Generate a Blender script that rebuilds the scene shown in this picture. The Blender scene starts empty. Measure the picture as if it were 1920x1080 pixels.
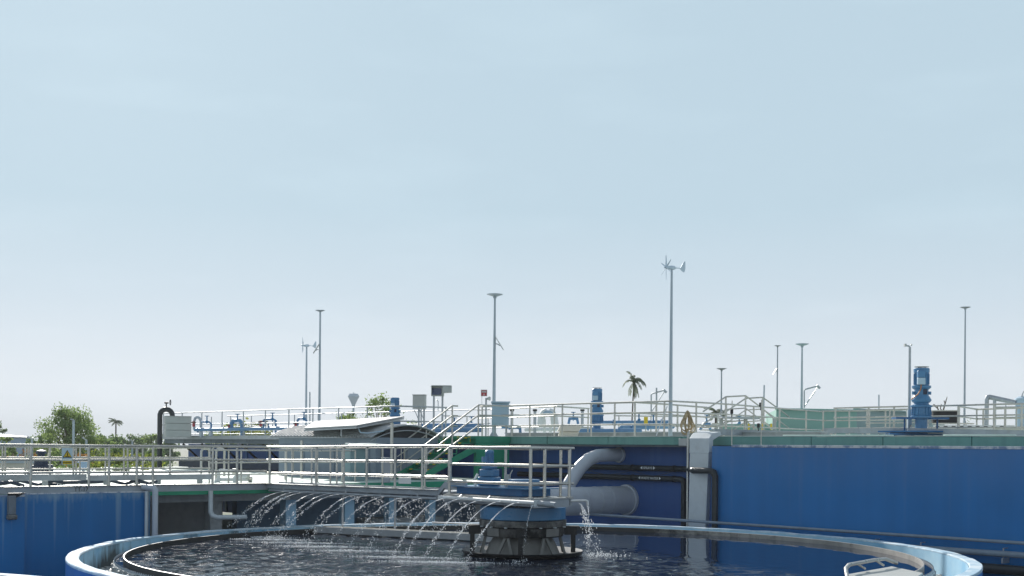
SKY_DUST, SKY_SAT, SKY_STR, EXPO, SKY_MIX, SKY_MIX2 = 1.2, 0.25, 0.10, 0.24, 0.97, 0.38
SKY_H, SKY_L, SKY_M, SKY_T, SKY_U, SKY_Z = (.70,.75,.80), (.625,.69,.75), (.52,.62,.70), (.44,.572,.662), (.43,.562,.655), (.26,.42,.60)
HAZE = 0.00042
WAVE = 0.0056
BUMPD = 0.004
WROUGH = 0.03
CAPD = 0.03
import bpy, math, random
from mathutils import Vector as V, Matrix
rnd = random.Random(11)
PI = math.pi
SC = bpy.context.scene
COL = SC.collection
E = 3.6                 # eye height over the yard; heights below are given from the eye
F, TH = 2335.0, 0.0087  # focal length in photo pixels, small camera roll

def at(px, py, Y):
    dx, dy = px - 960.0, 838.0 - py
    sx = dx*math.cos(TH) - dy*math.sin(TH)
    sy = dx*math.sin(TH) + dy*math.cos(TH)
    return V((sx/F*Y, Y, E + sy/F*Y))

# site grid: a runs into the upper deck, b runs along its edge (to the back left)
OX, OY = 5.37, 38.04
UX, UY = -0.66, 0.751
RX, RY = 0.751, 0.66
def S(a, b, z=0.0):
    return V((OX + RX*a + UX*b, OY + RY*a + UY*b, E + z))
def bpx(px, a):
    k = (px - 960.0)/F
    return (OX + RX*a - k*(OY + RY*a))/(-UX + UY*k)
def apx(px, b):
    k = (px - 960.0)/F
    return (k*(OY + UY*b) - OX - UX*b)/(RX - RY*k)
CX, CY = 0.25, 27.0     # middle of the round clarifier

# ------------------------------------------------------------------ materials
MATS = {}
def ramp(nt, fac, p0, p1, c0, c1):
    n = nt.nodes.new('ShaderNodeValToRGB')
    n.color_ramp.elements[0].position = p0; n.color_ramp.elements[1].position = p1
    n.color_ramp.elements[0].color = (*c0, 1); n.color_ramp.elements[1].color = (*c1, 1)
    nt.links.new(fac, n.inputs[0]); return n.outputs[0]
def mixc(nt, fac, a, b):
    n = nt.nodes.new('ShaderNodeMix'); n.data_type = 'RGBA'
    for s, v in ((0, fac), (6, a), (7, b)):
        if hasattr(v, 'is_output'): nt.links.new(v, n.inputs[s])
        else: n.inputs[s].default_value = v if s == 0 else (*v, 1)
    return n.outputs[2]
def noise(nt, vec, scale, detail=4, rough=0.55, sz=None):
    if sz:
        m = nt.nodes.new('ShaderNodeMapping'); m.inputs['Scale'].default_value = sz
        nt.links.new(vec, m.inputs[0]); vec = m.outputs[0]
    n = nt.nodes.new('ShaderNodeTexNoise'); n.inputs['Scale'].default_value = scale
    n.inputs['Detail'].default_value = detail; n.inputs['Roughness'].default_value = rough
    nt.links.new(vec, n.inputs['Vector']); return n.outputs[0]
def newmat(name):
    m = bpy.data.materials.new(name); m.use_nodes = True
    nt = m.node_tree; b = nt.nodes['Principled BSDF']
    tc = nt.nodes.new('ShaderNodeTexCoord')
    MATS[name] = m
    return m, nt, b, tc.outputs['Object']
def paint(name, c, rough=0.5, metal=0.0, var=0.18, scale=1.6, dirt=None, dirt_amt=0.35, streak=None, streak_amt=0.4,
          bump=0.0, bscale=40, spec=0.5, coat=0.0):
    m, nt, b, vec = newmat(name)
    n1 = noise(nt, vec, scale, 5)
    lo = tuple(x*(1-var) for x in c); hi = tuple(min(1, x*(1+var)) for x in c)
    col = ramp(nt, n1, 0.3, 0.7, lo, hi)
    if dirt:
        n2 = noise(nt, vec, scale*3.1, 6, 0.7)
        f = ramp(nt, n2, 0.52, 0.72, (0, 0, 0), (dirt_amt,)*3)
        col = mixc(nt, f, col, dirt)
    if streak:
        n3 = noise(nt, vec, 1.0, 4, 0.6, (3.2, 3.2, 0.16))
        f = ramp(nt, n3, 0.52, 0.70, (0, 0, 0), (streak_amt,)*3)
        col = mixc(nt, f, col, streak)
    nt.links.new(col, b.inputs['Base Color'])
    b.inputs['Metallic'].default_value = metal
    b.inputs['Specular IOR Level'].default_value = spec
    nr = noise(nt, vec, scale*5, 3)
    rr = ramp(nt, nr, 0.3, 0.7, (max(0, rough-0.1),)*3, (min(1, rough+0.1),)*3)
    nt.links.new(rr, b.inputs['Roughness'])
    if bump:
        bn = nt.nodes.new('ShaderNodeBump'); bn.inputs['Strength'].default_value = bump
        bn.inputs['Distance'].default_value = 0.02
        nt.links.new(noise(nt, vec, bscale, 4), bn.inputs['Height'])
        nt.links.new(bn.outputs[0], b.inputs['Normal'])
    return m

paint('steel', (0.53, 0.51, 0.465), 0.34, 0.75, 0.12, 3, (0.44, 0.41, 0.36), 0.22)
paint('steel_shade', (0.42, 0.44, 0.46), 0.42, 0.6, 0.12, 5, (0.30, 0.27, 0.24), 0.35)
paint('channel', (0.36, 0.39, 0.42), 0.5, 0.3, 0.14, 2.2, (0.22, 0.20, 0.18), 0.4, (0.45, 0.44, 0.42), 0.3)
paint('pole_grey', (0.40, 0.46, 0.50), 0.45, 0.2, 0.08, 2)
paint('white_pipe', (0.72, 0.72, 0.70), 0.4, 0, 0.08, 4, (0.4, 0.38, 0.33), 0.4)
paint('grey_pipe', (0.46, 0.49, 0.54), 0.42, 0, 0.08, 1.2, (0.30, 0.30, 0.30), 0.25)
paint('duct_grey', (0.56, 0.60, 0.62), 0.5, 0.1, 0.10, 1.4, (0.36, 0.36, 0.36), 0.3, (0.62, 0.64, 0.64), 0.3)
paint('black_pipe', (0.018, 0.022, 0.026), 0.45, 0, 0.25, 3, (0.06, 0.07, 0.08), 0.3)
paint('black_iron', (0.012, 0.012, 0.013), 0.5, 0.2, 0.3, 5, (0.07, 0.05, 0.035), 0.35, bump=0.2)
paint('inside_shade', (0.03, 0.03, 0.033), 0.8)
paint('blue_machine', (0.06, 0.195, 0.37), 0.35, 0, 0.12, 3, (0.10, 0.16, 0.26), 0.3, coat=0.2)
paint('blue_deep', (0.014, 0.105, 0.26), 0.4, 0, 0.15, 2.5, (0.03, 0.06, 0.12), 0.35)
paint('blue_pipe', (0.11, 0.24, 0.42), 0.38, 0, 0.12, 3)
paint('navy', (0.012, 0.022, 0.055), 0.5, 0, 0.2, 3)
paint('green_edge', (0.15, 0.33, 0.285), 0.6, 0, 0.12, 0.9, (0.17, 0.33, 0.29), 0.4, (0.06, 0.17, 0.15), 0.35, bump=0.15, bscale=14)
paint('green_steel', (0.02, 0.24, 0.14), 0.45, 0, 0.15, 2.2)
paint('green_bright', (0.02, 0.30, 0.17), 0.55, 0, 0.15, 2)
paint('green_tank', (0.25, 0.43, 0.37), 0.6, 0, 0.07, 0.5, (0.20, 0.40, 0.35), 0.4)
paint('mint_deck', (0.52, 0.62, 0.57), 0.75, 0, 0.10, 1.3, (0.36, 0.42, 0.40), 0.4, bump=0.2, bscale=30)
paint('concrete', (0.38, 0.39, 0.39), 0.85, 0, 0.15, 1.1, (0.18, 0.18, 0.17), 0.5, (0.20, 0.20, 0.20), 0.4, bump=0.35, bscale=25)
paint('concrete_dark', (0.17, 0.19, 0.21), 0.85, 0, 0.2, 1.0, (0.05, 0.05, 0.05), 0.5, bump=0.3, bscale=20)
paint('pale_blue', (0.34, 0.56, 0.72), 0.6, 0, 0.10, 1.0, (0.22, 0.38, 0.50), 0.35, (0.42, 0.60, 0.72), 0.3)
paint('pale_cabinet', (0.40, 0.52, 0.62), 0.45, 0, 0.05, 2)
paint('grey_cabinet', (0.44, 0.45, 0.43), 0.5, 0, 0.07, 2)
paint('cabin_wall', (0.20, 0.245, 0.30), 0.6, 0, 0.08, 0.8, (0.15, 0.18, 0.22), 0.3)
paint('cabin_green', (0.20, 0.30, 0.32), 0.6, 0, 0.06, 1)
paint('wall_pipe', (0.20, 0.25, 0.31), 0.4, 0, 0.12, 3, (0.12, 0.14, 0.17), 0.3)
paint('basement_pale', (0.55, 0.55, 0.54), 0.9, 0, 0.12, 0.8, (0.30, 0.30, 0.30), 0.4)
paint('panel_top', (0.36, 0.37, 0.38), 0.65, 0.0, 0.05, 2)
paint('roof_sheet', (0.38, 0.385, 0.385), 0.7, 0.0, 0.10, 2, (0.40, 0.38, 0.35), 0.35)
paint('cream', (0.74, 0.66, 0.56), 0.6, 0, 0.06, 3)
paint('white', (0.78, 0.79, 0.78), 0.5, 0, 0.05, 2)
paint('yellow', (0.75, 0.52, 0.02), 0.55, 0, 0.08, 4)
paint('red', (0.45, 0.05, 0.06), 0.5, 0, 0.1, 4)
paint('sign_face', (0.55, 0.68, 0.70), 0.5, 0, 0.04, 4)
paint('hazed_white', (0.60, 0.70, 0.78), 0.5, 0, 0.03, 2)  # turbine white tinted to the sky: haze put into the colour
paint('hazed_mast', (0.46, 0.53, 0.58), 0.45, 0.1, 0.05, 2)  # mast grey with the same haze put into the colour
paint('black', (0.008, 0.008, 0.008), 0.6)
paint('orange_cable', (0.45, 0.16, 0.03), 0.5)
paint('rope', (0.50, 0.38, 0.22), 0.85, 0, 0.35, 9, (0.75, 0.66, 0.50), 0.6)
paint('basement_blue', (0.17, 0.26, 0.36), 0.7, 0, 0.15, 0.8, (0.09, 0.13, 0.18), 0.4)
paint('cone_concrete', (0.20, 0.195, 0.185), 0.8, 0, 0.12, 3, (0.16, 0.15, 0.14), 0.5, bump=0.2)
paint('rust', (0.16, 0.10, 0.07), 0.8, 0, 0.3, 6)
paint('screen', (0.05, 0.07, 0.14), 0.15, 0, 0.3, 2)
paint('bark', (0.13, 0.10, 0.075), 0.9, 0, 0.25, 6)
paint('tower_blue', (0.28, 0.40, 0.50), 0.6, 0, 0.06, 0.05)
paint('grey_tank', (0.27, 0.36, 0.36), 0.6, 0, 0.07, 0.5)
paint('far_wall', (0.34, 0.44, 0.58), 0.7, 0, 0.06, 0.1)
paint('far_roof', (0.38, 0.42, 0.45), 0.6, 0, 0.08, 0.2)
paint('tarp', (0.025, 0.04, 0.07), 0.45, 0, 0.4, 2)

def wall_paint(name, c, top, streaky=0.5, lime_c=(0.12, 0.22, 0.36), top_tint=None):
    """old blue masonry paint: broad fading, runs of lime from the coping"""
    m, nt, b, vec = newmat(name)
    n1 = noise(nt, vec, 0.35, 4, 0.5)
    col = ramp(nt, n1, 0.3, 0.72, tuple(x*0.86 for x in c), tuple(x*1.16 for x in c))
    n2 = noise(nt, vec, 1.0, 3, 0.5, (2.3, 2.3, 0.05))
    f2 = ramp(nt, n2, 0.45, 0.75, (0, 0, 0), (0.22,)*3)
    col = mixc(nt, f2, col, tuple(x*1.5+0.01 for x in c))
    # lime runs: thin vertical bands that die out below the coping
    sep = nt.nodes.new('ShaderNodeSeparateXYZ'); nt.links.new(vec, sep.inputs[0])
    mr = nt.nodes.new('ShaderNodeMapRange'); mr.inputs[1].default_value = top - 2.2; mr.inputs[2].default_value = top
    nt.links.new(sep.outputs[2], mr.inputs[0])
    n3 = noise(nt, vec, 1.0, 2, 0.4, (4.6, 4.6, 0.02))
    pw = nt.nodes.new('ShaderNodeMath'); pw.operation = 'POWER'; nt.links.new(mr.outputs[0], pw.inputs[0]); pw.inputs[1].default_value = 0.7
    th = nt.nodes.new('ShaderNodeMath'); th.operation = 'MULTIPLY_ADD'
    nt.links.new(pw.outputs[0], th.inputs[0]); th.inputs[1].default_value = 0.16; nt.links.new(n3, th.inputs[2])
    f3 = ramp(nt, th.outputs[0], 0.68, 0.84, (0, 0, 0), (streaky,)*3)
    col = mixc(nt, f3, col, lime_c)
    n4 = noise(nt, vec, 1.0, 5, 0.7, (7, 7, 1.6))
    mr2 = nt.nodes.new('ShaderNodeMapRange'); mr2.inputs[1].default_value = top - 0.45; mr2.inputs[2].default_value = top
    nt.links.new(sep.outputs[2], mr2.inputs[0])
    mu = nt.nodes.new('ShaderNodeMath'); mu.operation = 'MULTIPLY'; nt.links.new(mr2.outputs[0], mu.inputs[0]); nt.links.new(n4, mu.inputs[1])
    f4 = ramp(nt, mu.outputs[0], 0.28, 0.55, (0, 0, 0), (streaky*0.8,)*3)
    col = mixc(nt, f4, col, lime_c)
    if top_tint:  # paler tint mixed in towards the top
        mr3 = nt.nodes.new('ShaderNodeMapRange'); mr3.interpolation_type = 'SMOOTHSTEP'; mr3.inputs[1].default_value = top - 1.5; mr3.inputs[2].default_value = top
        nt.links.new(sep.outputs[2], mr3.inputs[0])
        n5 = noise(nt, vec, 1.0, 4, 0.6, (0.9, 0.9, 0.5))
        m5 = nt.nodes.new('ShaderNodeMath'); m5.operation = 'MULTIPLY'; nt.links.new(mr3.outputs[0], m5.inputs[0]); nt.links.new(n5, m5.inputs[1])
        f5 = ramp(nt, m5.outputs[0], 0.0, 0.65, (0, 0, 0), (0.6,)*3)
        col = mixc(nt, f5, col, top_tint)
    nt.links.new(col, b.inputs['Base Color'])
    b.inputs['Roughness'].default_value = 0.55
    bn = nt.nodes.new('ShaderNodeBump'); bn.inputs['Strength'].default_value = 0.12; bn.inputs['Distance'].default_value = 0.01
    nt.links.new(noise(nt, vec, 18, 5), bn.inputs['Height']); nt.links.new(bn.outputs[0], b.inputs['Normal'])
    return m

def flaky(name, base, under, scale=5):
    m, nt, b, vec = newmat(name)
    n = noise(nt, vec, scale, 7, 0.7)
    col = ramp(nt, n, 0.44, 0.56, under, base)
    nt.links.new(col, b.inputs['Base Color']); b.inputs['Roughness'].default_value = 0.8
    bn = nt.nodes.new('ShaderNodeBump'); bn.inputs['Strength'].default_value = 0.4; bn.inputs['Distance'].default_value = 0.02
    nt.links.new(n, bn.inputs['Height']); nt.links.new(bn.outputs[0], b.inputs['Normal'])
    return m
flaky('coping', (0.62, 0.63, 0.64), (0.20, 0.26, 0.38), 4)
flaky('rim_top', (0.58, 0.67, 0.73), (0.34, 0.50, 0.62), 1.7)
flaky('grimy_ring', (0.12, 0.115, 0.11), (0.02, 0.02, 0.02), 2.5)
flaky('old_concrete', (0.20, 0.195, 0.185), (0.08, 0.08, 0.078), 3)

def inner_wall_mat():
    m, nt, b, vec = newmat('rim_inside')
    n1 = noise(nt, vec, 0.9, 5, 0.6)
    col = ramp(nt, n1, 0.32, 0.68, (0.20, 0.45, 0.66), (0.40, 0.62, 0.76))
    n2 = noise(nt, vec, 1.0, 4, 0.6, (1.6, 1.6, 0.35))
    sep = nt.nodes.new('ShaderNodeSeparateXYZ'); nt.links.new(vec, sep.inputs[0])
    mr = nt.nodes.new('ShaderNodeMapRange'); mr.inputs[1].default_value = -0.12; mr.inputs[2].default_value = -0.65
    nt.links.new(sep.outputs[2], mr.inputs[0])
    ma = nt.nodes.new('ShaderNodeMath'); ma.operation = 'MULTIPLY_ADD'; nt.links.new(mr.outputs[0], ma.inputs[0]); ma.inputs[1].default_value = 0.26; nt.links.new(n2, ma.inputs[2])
    # more of the dark tone on the left, less to the right
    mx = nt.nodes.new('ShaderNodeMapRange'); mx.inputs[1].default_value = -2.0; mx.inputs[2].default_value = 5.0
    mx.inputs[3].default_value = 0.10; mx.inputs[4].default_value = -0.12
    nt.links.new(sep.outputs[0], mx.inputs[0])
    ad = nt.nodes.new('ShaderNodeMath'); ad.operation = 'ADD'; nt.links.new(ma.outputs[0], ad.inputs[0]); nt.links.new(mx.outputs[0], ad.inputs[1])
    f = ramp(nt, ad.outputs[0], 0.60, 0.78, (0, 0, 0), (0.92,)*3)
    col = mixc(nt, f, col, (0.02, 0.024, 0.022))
    nt.links.new(col, b.inputs['Base Color']); b.inputs['Roughness'].default_value = 0.7
inner_wall_mat()
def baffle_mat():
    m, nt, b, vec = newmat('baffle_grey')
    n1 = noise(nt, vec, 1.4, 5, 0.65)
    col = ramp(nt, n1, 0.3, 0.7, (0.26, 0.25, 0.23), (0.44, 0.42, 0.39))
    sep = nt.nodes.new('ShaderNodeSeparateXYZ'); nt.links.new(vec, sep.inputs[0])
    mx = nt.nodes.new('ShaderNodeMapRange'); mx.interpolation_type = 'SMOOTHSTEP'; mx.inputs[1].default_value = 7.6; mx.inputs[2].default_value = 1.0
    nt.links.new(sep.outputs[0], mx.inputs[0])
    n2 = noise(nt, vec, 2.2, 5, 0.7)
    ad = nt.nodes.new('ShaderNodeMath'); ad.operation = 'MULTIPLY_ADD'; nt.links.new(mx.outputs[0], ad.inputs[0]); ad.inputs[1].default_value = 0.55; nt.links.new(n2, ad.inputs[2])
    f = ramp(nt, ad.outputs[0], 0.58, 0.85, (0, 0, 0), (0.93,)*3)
    col = mixc(nt, f, col, (0.014, 0.015, 0.014))     # wet algae, with sunlit right and shaded left painted in
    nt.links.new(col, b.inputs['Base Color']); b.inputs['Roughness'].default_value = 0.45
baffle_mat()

def water_mat():
    m, nt, b, vec = newmat('pond_water')
    b.inputs['Base Color'].default_value = (0.003, 0.011, 0.032, 1)
    b.inputs['Roughness'].default_value = WROUGH; b.inputs['IOR'].default_value = 1.333
    sep = nt.nodes.new('ShaderNodeSeparateXYZ'); nt.links.new(vec, sep.inputs[0])
    sh = nt.nodes.new('ShaderNodeMath'); sh.operation = 'MULTIPLY_ADD'; nt.links.new(sep.outputs[1], sh.inputs[0]); sh.inputs[1].default_value = 0.6; nt.links.new(sep.outputs[0], sh.inputs[2])
    mr = nt.nodes.new('ShaderNodeMapRange'); mr.interpolation_type = 'SMOOTHSTEP'
    mr.inputs[1].default_value = 1.0; mr.inputs[2].default_value = 4.5; mr.inputs[3].default_value = 1.0; mr.inputs[4].default_value = 0.06
    nt.links.new(sh.outputs[0], mr.inputs[0])
    h1 = noise(nt, vec, 8.5, 2.5, 0.55)
    mu = nt.nodes.new('ShaderNodeMath'); mu.operation = 'MULTIPLY'; nt.links.new(h1, mu.inputs[0]); nt.links.new(mr.outputs[0], mu.inputs[1])
    bn = nt.nodes.new('ShaderNodeBump'); bn.inputs['Strength'].default_value = 1.0; bn.inputs['Distance'].default_value = BUMPD
    nt.links.new(mu.outputs[0], bn.inputs['Height'])
    # patches whipped up by falling drops: steep little capillary waves
    pn = noise(nt, vec, 1.0, 4, 0.65, (2.2, 5.0, 1))
    pm = ramp(nt, pn, 0.53, 0.60, (0, 0, 0), (1, 1, 1))
    reg = nt.nodes.new('ShaderNodeMapRange'); reg.interpolation_type = 'SMOOTHSTEP'
    reg.inputs[1].default_value = -0.4; reg.inputs[2].default_value = 3.6; reg.inputs[3].default_value = 1.0; reg.inputs[4].default_value = 0.0
    nt.links.new(sh.outputs[0], reg.inputs[0])
    pk = nt.nodes.new('ShaderNodeMath'); pk.operation = 'MULTIPLY'; nt.links.new(pm, pk.inputs[0]); nt.links.new(reg.outputs[0], pk.inputs[1])
    h2 = noise(nt, vec, 26, 2, 0.6)
    ph_ = nt.nodes.new('ShaderNodeMath'); ph_.operation = 'MULTIPLY'; nt.links.new(h2, ph_.inputs[0]); nt.links.new(pk.outputs[0], ph_.inputs[1])
    b2 = nt.nodes.new('ShaderNodeBump'); b2.inputs['Strength'].default_value = 1.0; b2.inputs['Distance'].default_value = CAPD
    nt.links.new(ph_.outputs[0], b2.inputs['Height']); nt.links.new(bn.outputs[0], b2.inputs['Normal'])
    nt.links.new(b2.outputs[0], b.inputs['Normal'])
    rg_ = nt.nodes.new('ShaderNodeMath'); rg_.operation = 'MULTIPLY_ADD'; nt.links.new(pk.outputs[0], rg_.inputs[0]); rg_.inputs[1].default_value = 0.10; rg_.inputs[2].default_value = WROUGH
    nt.links.new(rg_.outputs[0], b.inputs['Roughness'])
water_mat()

def foam_water():
    m, nt, b, vec = newmat('white_water')
    n = noise(nt, vec, 9, 6, 0.7)
    col = ramp(nt, n, 0.38, 0.62, (0.10, 0.12, 0.13), (0.85, 0.84, 0.80))
    nt.links.new(col, b.inputs['Base Color']); b.inputs['Roughness'].default_value = 0.25
    bn = nt.nodes.new('ShaderNodeBump'); bn.inputs['Strength'].default_value = 1.0; bn.inputs['Distance'].default_value = 0.08
    nt.links.new(n, bn.inputs['Height']); nt.links.new(bn.outputs[0], b.inputs['Normal'])
foam_water()
def drops():
    m, nt, b, vec = newmat('water_drops')
    b.inputs['Base Color'].default_value = (0.95, 0.96, 0.97, 1)
    b.inputs['Roughness'].default_value = 0.12; b.inputs['IOR'].default_value = 1.333
    tr = nt.nodes.new('ShaderNodeBsdfTranslucent'); tr.inputs[0].default_value = (0.95, 0.96, 0.97, 1)
    mx = nt.nodes.new('ShaderNodeMixShader'); mx.inputs[0].default_value = 0.6
    nt.links.new(b.outputs[0], mx.inputs[1]); nt.links.new(tr.outputs[0], mx.inputs[2])
    nt.links.new(mx.outputs[0], nt.nodes['Material Output'].inputs[0])
drops()

def leaf_mat(name, c0, c1):
    m, nt, b, vec = newmat(name)
    g = nt.nodes.new('ShaderNodeNewGeometry')
    col = ramp(nt, g.outputs['Random Per Island'], 0.0, 1.0, c0, c1)
    n = noise(nt, vec, 0.5, 3)
    f = ramp(nt, n, 0.35, 0.7, (0, 0, 0), (0.5,)*3)
    col = mixc(nt, f, col, tuple(min(1, x*1.6) for x in c1))
    b.inputs['Roughness'].default_value = 0.55
    nt.links.new(col, b.inputs['Base Color'])
    tr = nt.nodes.new('ShaderNodeBsdfTranslucent'); nt.links.new(col, tr.inputs[0])
    mx = nt.nodes.new('ShaderNodeMixShader'); mx.inputs[0].default_value = 0.45
    nt.links.new(b.outputs[0], mx.inputs[1]); nt.links.new(tr.outputs[0], mx.inputs[2])
    nt.links.new(mx.outputs[0], nt.nodes['Material Output'].inputs[0])
leaf_mat('leaf_mid', (0.10, 0.17, 0.05), (0.27, 0.35, 0.12))
leaf_mat('leaf_dark', (0.08, 0.14, 0.06), (0.18, 0.25, 0.10))
leaf_mat('leaf_yellow', (0.09, 0.15, 0.02), (0.30, 0.32, 0.05))
leaf_mat('leaf_palm', (0.09, 0.12, 0.08), (0.20, 0.23, 0.15))
leaf_mat('leaf_orange', (0.14, 0.09, 0.02), (0.36, 0.16, 0.04))

def ground_mat():
    m, nt, b, vec = newmat('yard_ground')
    n1 = noise(nt, vec, 0.06, 6); n2 = noise(nt, vec, 2.5, 6, 0.7)
    g = ramp(nt, n2, 0.3, 0.7, (0.03, 0.06, 0.015), (0.08, 0.12, 0.03))
    d = ramp(nt, n2, 0.3, 0.7, (0.16, 0.15, 0.13), (0.28, 0.26, 0.23))
    f = ramp(nt, n1, 0.45, 0.55, (0, 0, 0), (1, 1, 1))
    col = mixc(nt, f, d, g)
    nt.links.new(col, b.inputs['Base Color']); b.inputs['Roughness'].default_value = 0.9
ground_mat()
wall_paint('wall_blue', (0.006, 0.152, 0.42), 3.66, 0.16, top_tint=(0.07, 0.18, 0.40))
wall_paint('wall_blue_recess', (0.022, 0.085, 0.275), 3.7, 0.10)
wall_paint('tank_blue', (0.006, 0.142, 0.37), 2.36, 0.85, (0.24, 0.36, 0.45))
wall_paint('round_blue', (0.022, 0.16, 0.46), 2.0, 0.2, (0.06, 0.2, 0.4))

# ------------------------------------------------------------------ mesh building
class MB:
    def __init__(s): s.v = []; s.f = []
    def quadbox(s, P):
        i = len(s.v); s.v += [V(p) for p in P]
        for q in ((0,3,2,1),(4,5,6,7),(0,1,5,4),(1,2,6,5),(2,3,7,6),(3,0,4,7)): s.f.append(tuple(i+k for k in q))
        return s
    def sbox(s, a0, a1, b0, b1, z0, z1):
        return s.quadbox([S(a0,b0,z0),S(a1,b0,z0),S(a1,b1,z0),S(a0,b1,z0),S(a0,b0,z1),S(a1,b0,z1),S(a1,b1,z1),S(a0,b1,z1)])
    def box(s, c, size, rot=0.0):
        """c = bottom centre (world), size = full sizes"""
        x, y, z = size[0]/2, size[1]/2, size[2]
        M = Matrix.Rotation(rot, 3, 'Z'); c = V(c)
        return s.quadbox([c + M @ V(p) for p in ((-x,-y,0),(x,-y,0),(x,y,0),(-x,y,0),(-x,-y,z),(x,-y,z),(x,y,z),(-x,y,z))])
    def beam(s, p0, p1, w, h, up=(0,0,1)):
        p0, p1 = V(p0), V(p1); t = (p1-p0).normalized(); sd = t.cross(V(up))
        if sd.length < 1e-5: sd = t.cross(V((1,0,0)))
        sd.normalize(); uu = sd.cross(t).normalized()
        o = [sd*(-w/2)-uu*(h/2), sd*(w/2)-uu*(h/2), sd*(w/2)+uu*(h/2), sd*(-w/2)+uu*(h/2)]
        return s.quadbox([p0+o[0],p0+o[1],p1+o[1],p1+o[0],p0+o[3],p0+o[2],p1+o[2],p1+o[3]])
    def tube(s, pts, r, seg=8, cap=True):
        pts = [V(p) for p in pts]; n = len(pts)
        rs = r if isinstance(r, (list, tuple)) else [r]*n
        tg = []
        for i in range(n):
            a = (pts[i]-pts[i-1]).normalized() if i > 0 else None
            b = (pts[i+1]-pts[i]).normalized() if i < n-1 else None
            t = a if b is None else b if a is None else (a+b)
            if t.length < 1e-6: t = a
            tg.append(t.normalized())
        ref = V((0,0,1)) if abs(tg[0].z) < 0.9 else V((1,0,0))
        rings = []
        sd = tg[0].cross(ref).normalized()
        for i in range(n):
            sd = (sd - tg[i]*sd.dot(tg[i]))
            if sd.length < 1e-6: sd = tg[i].orthogonal()
            sd.normalize(); up = sd.cross(tg[i])
            k = 1.0
            if 0 < i < n-1:
                c = tg[i].dot((pts[i]-pts[i-1]).normalized()); k = 1/max(c, 0.5)
            i0 = len(s.v); rings.append(i0)
            for j in range(seg):
                an = 2*PI*j/seg
                s.v.append(pts[i] + (sd*math.cos(an) + up*math.sin(an))*rs[i]*(k if abs(k-1) < .5 else 1.2))
        for a, b in zip(rings, rings[1:]):
            for j in range(seg):
                s.f.append((a+j, a+(j+1)%seg, b+(j+1)%seg, b+j))
        if cap:
            s.f.append(tuple(rings[0]+j for j in reversed(range(seg)))); s.f.append(tuple(rings[-1]+j for j in range(seg)))
        return s
    def cyl(s, p0, p1, r0, r1=None, seg=20):
        return s.tube([p0, p1], [r0, r0 if r1 is None else r1], seg)
    def lathe(s, c, prof, seg=48, closed=False, a0=0.0, a1=2*PI):
        """prof = (r, z) pairs, c = axis foot (world)"""
        c = V(c); full = abs(a1-a0) > 2*PI-1e-4; m = seg if full else seg+1
        i0 = len(s.v)
        for r, z in prof:
            for j in range(m):
                an = a0 + (a1-a0)*j/seg
                s.v.append(c + V((r*math.cos(an), r*math.sin(an), z)))
        k = len(prof)
        for i in range(k if closed else k-1):
            p, q = i0+i*m, i0+((i+1)%k)*m
            for j in range(m if full else m-1):
                j2 = (j+1) % m
                s.f.append((p+j, p+j2, q+j2, q+j))
        return s
    def dome(s, c, r, h, seg=20, n=5, z0=0):
        return s.lathe(c, [(r*math.cos(PI/2*i/n)+1e-4, z0+h*math.sin(PI/2*i/n)) for i in range(n+1)], seg)
    def prism(s, poly, off):
        """poly = world points (planar), off = extrusion vector"""
        i0 = len(s.v); n = len(poly); off = V(off)
        s.v += [V(p) for p in poly] + [V(p)+off for p in poly]
        s.f.append(tuple(i0+i for i in reversed(range(n)))); s.f.append(tuple(i0+n+i for i in range(n)))
        for i in range(n): s.f.append((i0+i, i0+(i+1)%n, i0+n+(i+1)%n, i0+n+i))
        return s
    def ball(s, c, r, k=1.0, axis=None):
        """small drop: octahedron, stretched along axis"""
        c = V(c); ax = V(axis).normalized() if axis is not None else V((0,0,1))
        e1 = ax.orthogonal().normalized(); e2 = ax.cross(e1); i = len(s.v)
        s.v += [c+ax*r*k, c+e1*r, c+e2*r, c-e1*r, c-e2*r, c-ax*r*k]
        for a, b in ((1,2),(2,3),(3,4),(4,1)): s.f.append((i, i+a, i+b)); s.f.append((i+5, i+b, i+a))
        return s
    def quad(s, *p):
        i = len(s.v); s.v += [V(q) for q in p]; s.f.append(tuple(range(i, i+len(p)))); return s
    def build(s, name, mat, parent=None, loc=None, smooth=True, bevel=0.0, angle=40):
        base = V(loc) if loc is not None else (V(ROOT[parent.name]) if parent else V((0,0,0)))
        me = bpy.data.meshes.new(name)
        me.from_pydata([tuple(p-base) for p in s.v], [], s.f); me.validate()
        import bmesh as _b
        bm = _b.new(); bm.from_mesh(me); _b.ops.recalc_face_normals(bm, faces=bm.faces); bm.to_mesh(me); bm.free()
        if smooth:
            me.shade_smooth(); me.set_sharp_from_angle(angle=math.radians(angle))
        me.materials.append(MATS[mat])
        o = bpy.data.objects.new(name, me); COL.objects.link(o)
        if parent: o.parent = parent
        else: o.location = base
        ROOT[o.name] = base
        if bevel:
            b = o.modifiers.new('bevel', 'BEVEL'); b.width = bevel; b.segments = 2; b.limit_method = 'ANGLE'; b.angle_limit = math.radians(50)
        return o
ROOT = {}
def tag(o, label=None, cat=None, group=None, kind=None):
    if label: o['label'] = label
    if cat: o['category'] = cat
    if group: o['group'] = group
    if kind: o['kind'] = kind
    return o
def thing(name, label, cat, loc, group=None):
    o = bpy.data.objects.new(name, None); COL.objects.link(o)
    o.empty_display_size = 0.3
    o.location = loc; ROOT[o.name] = V(loc)
    return tag(o, label, cat, group)
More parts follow.
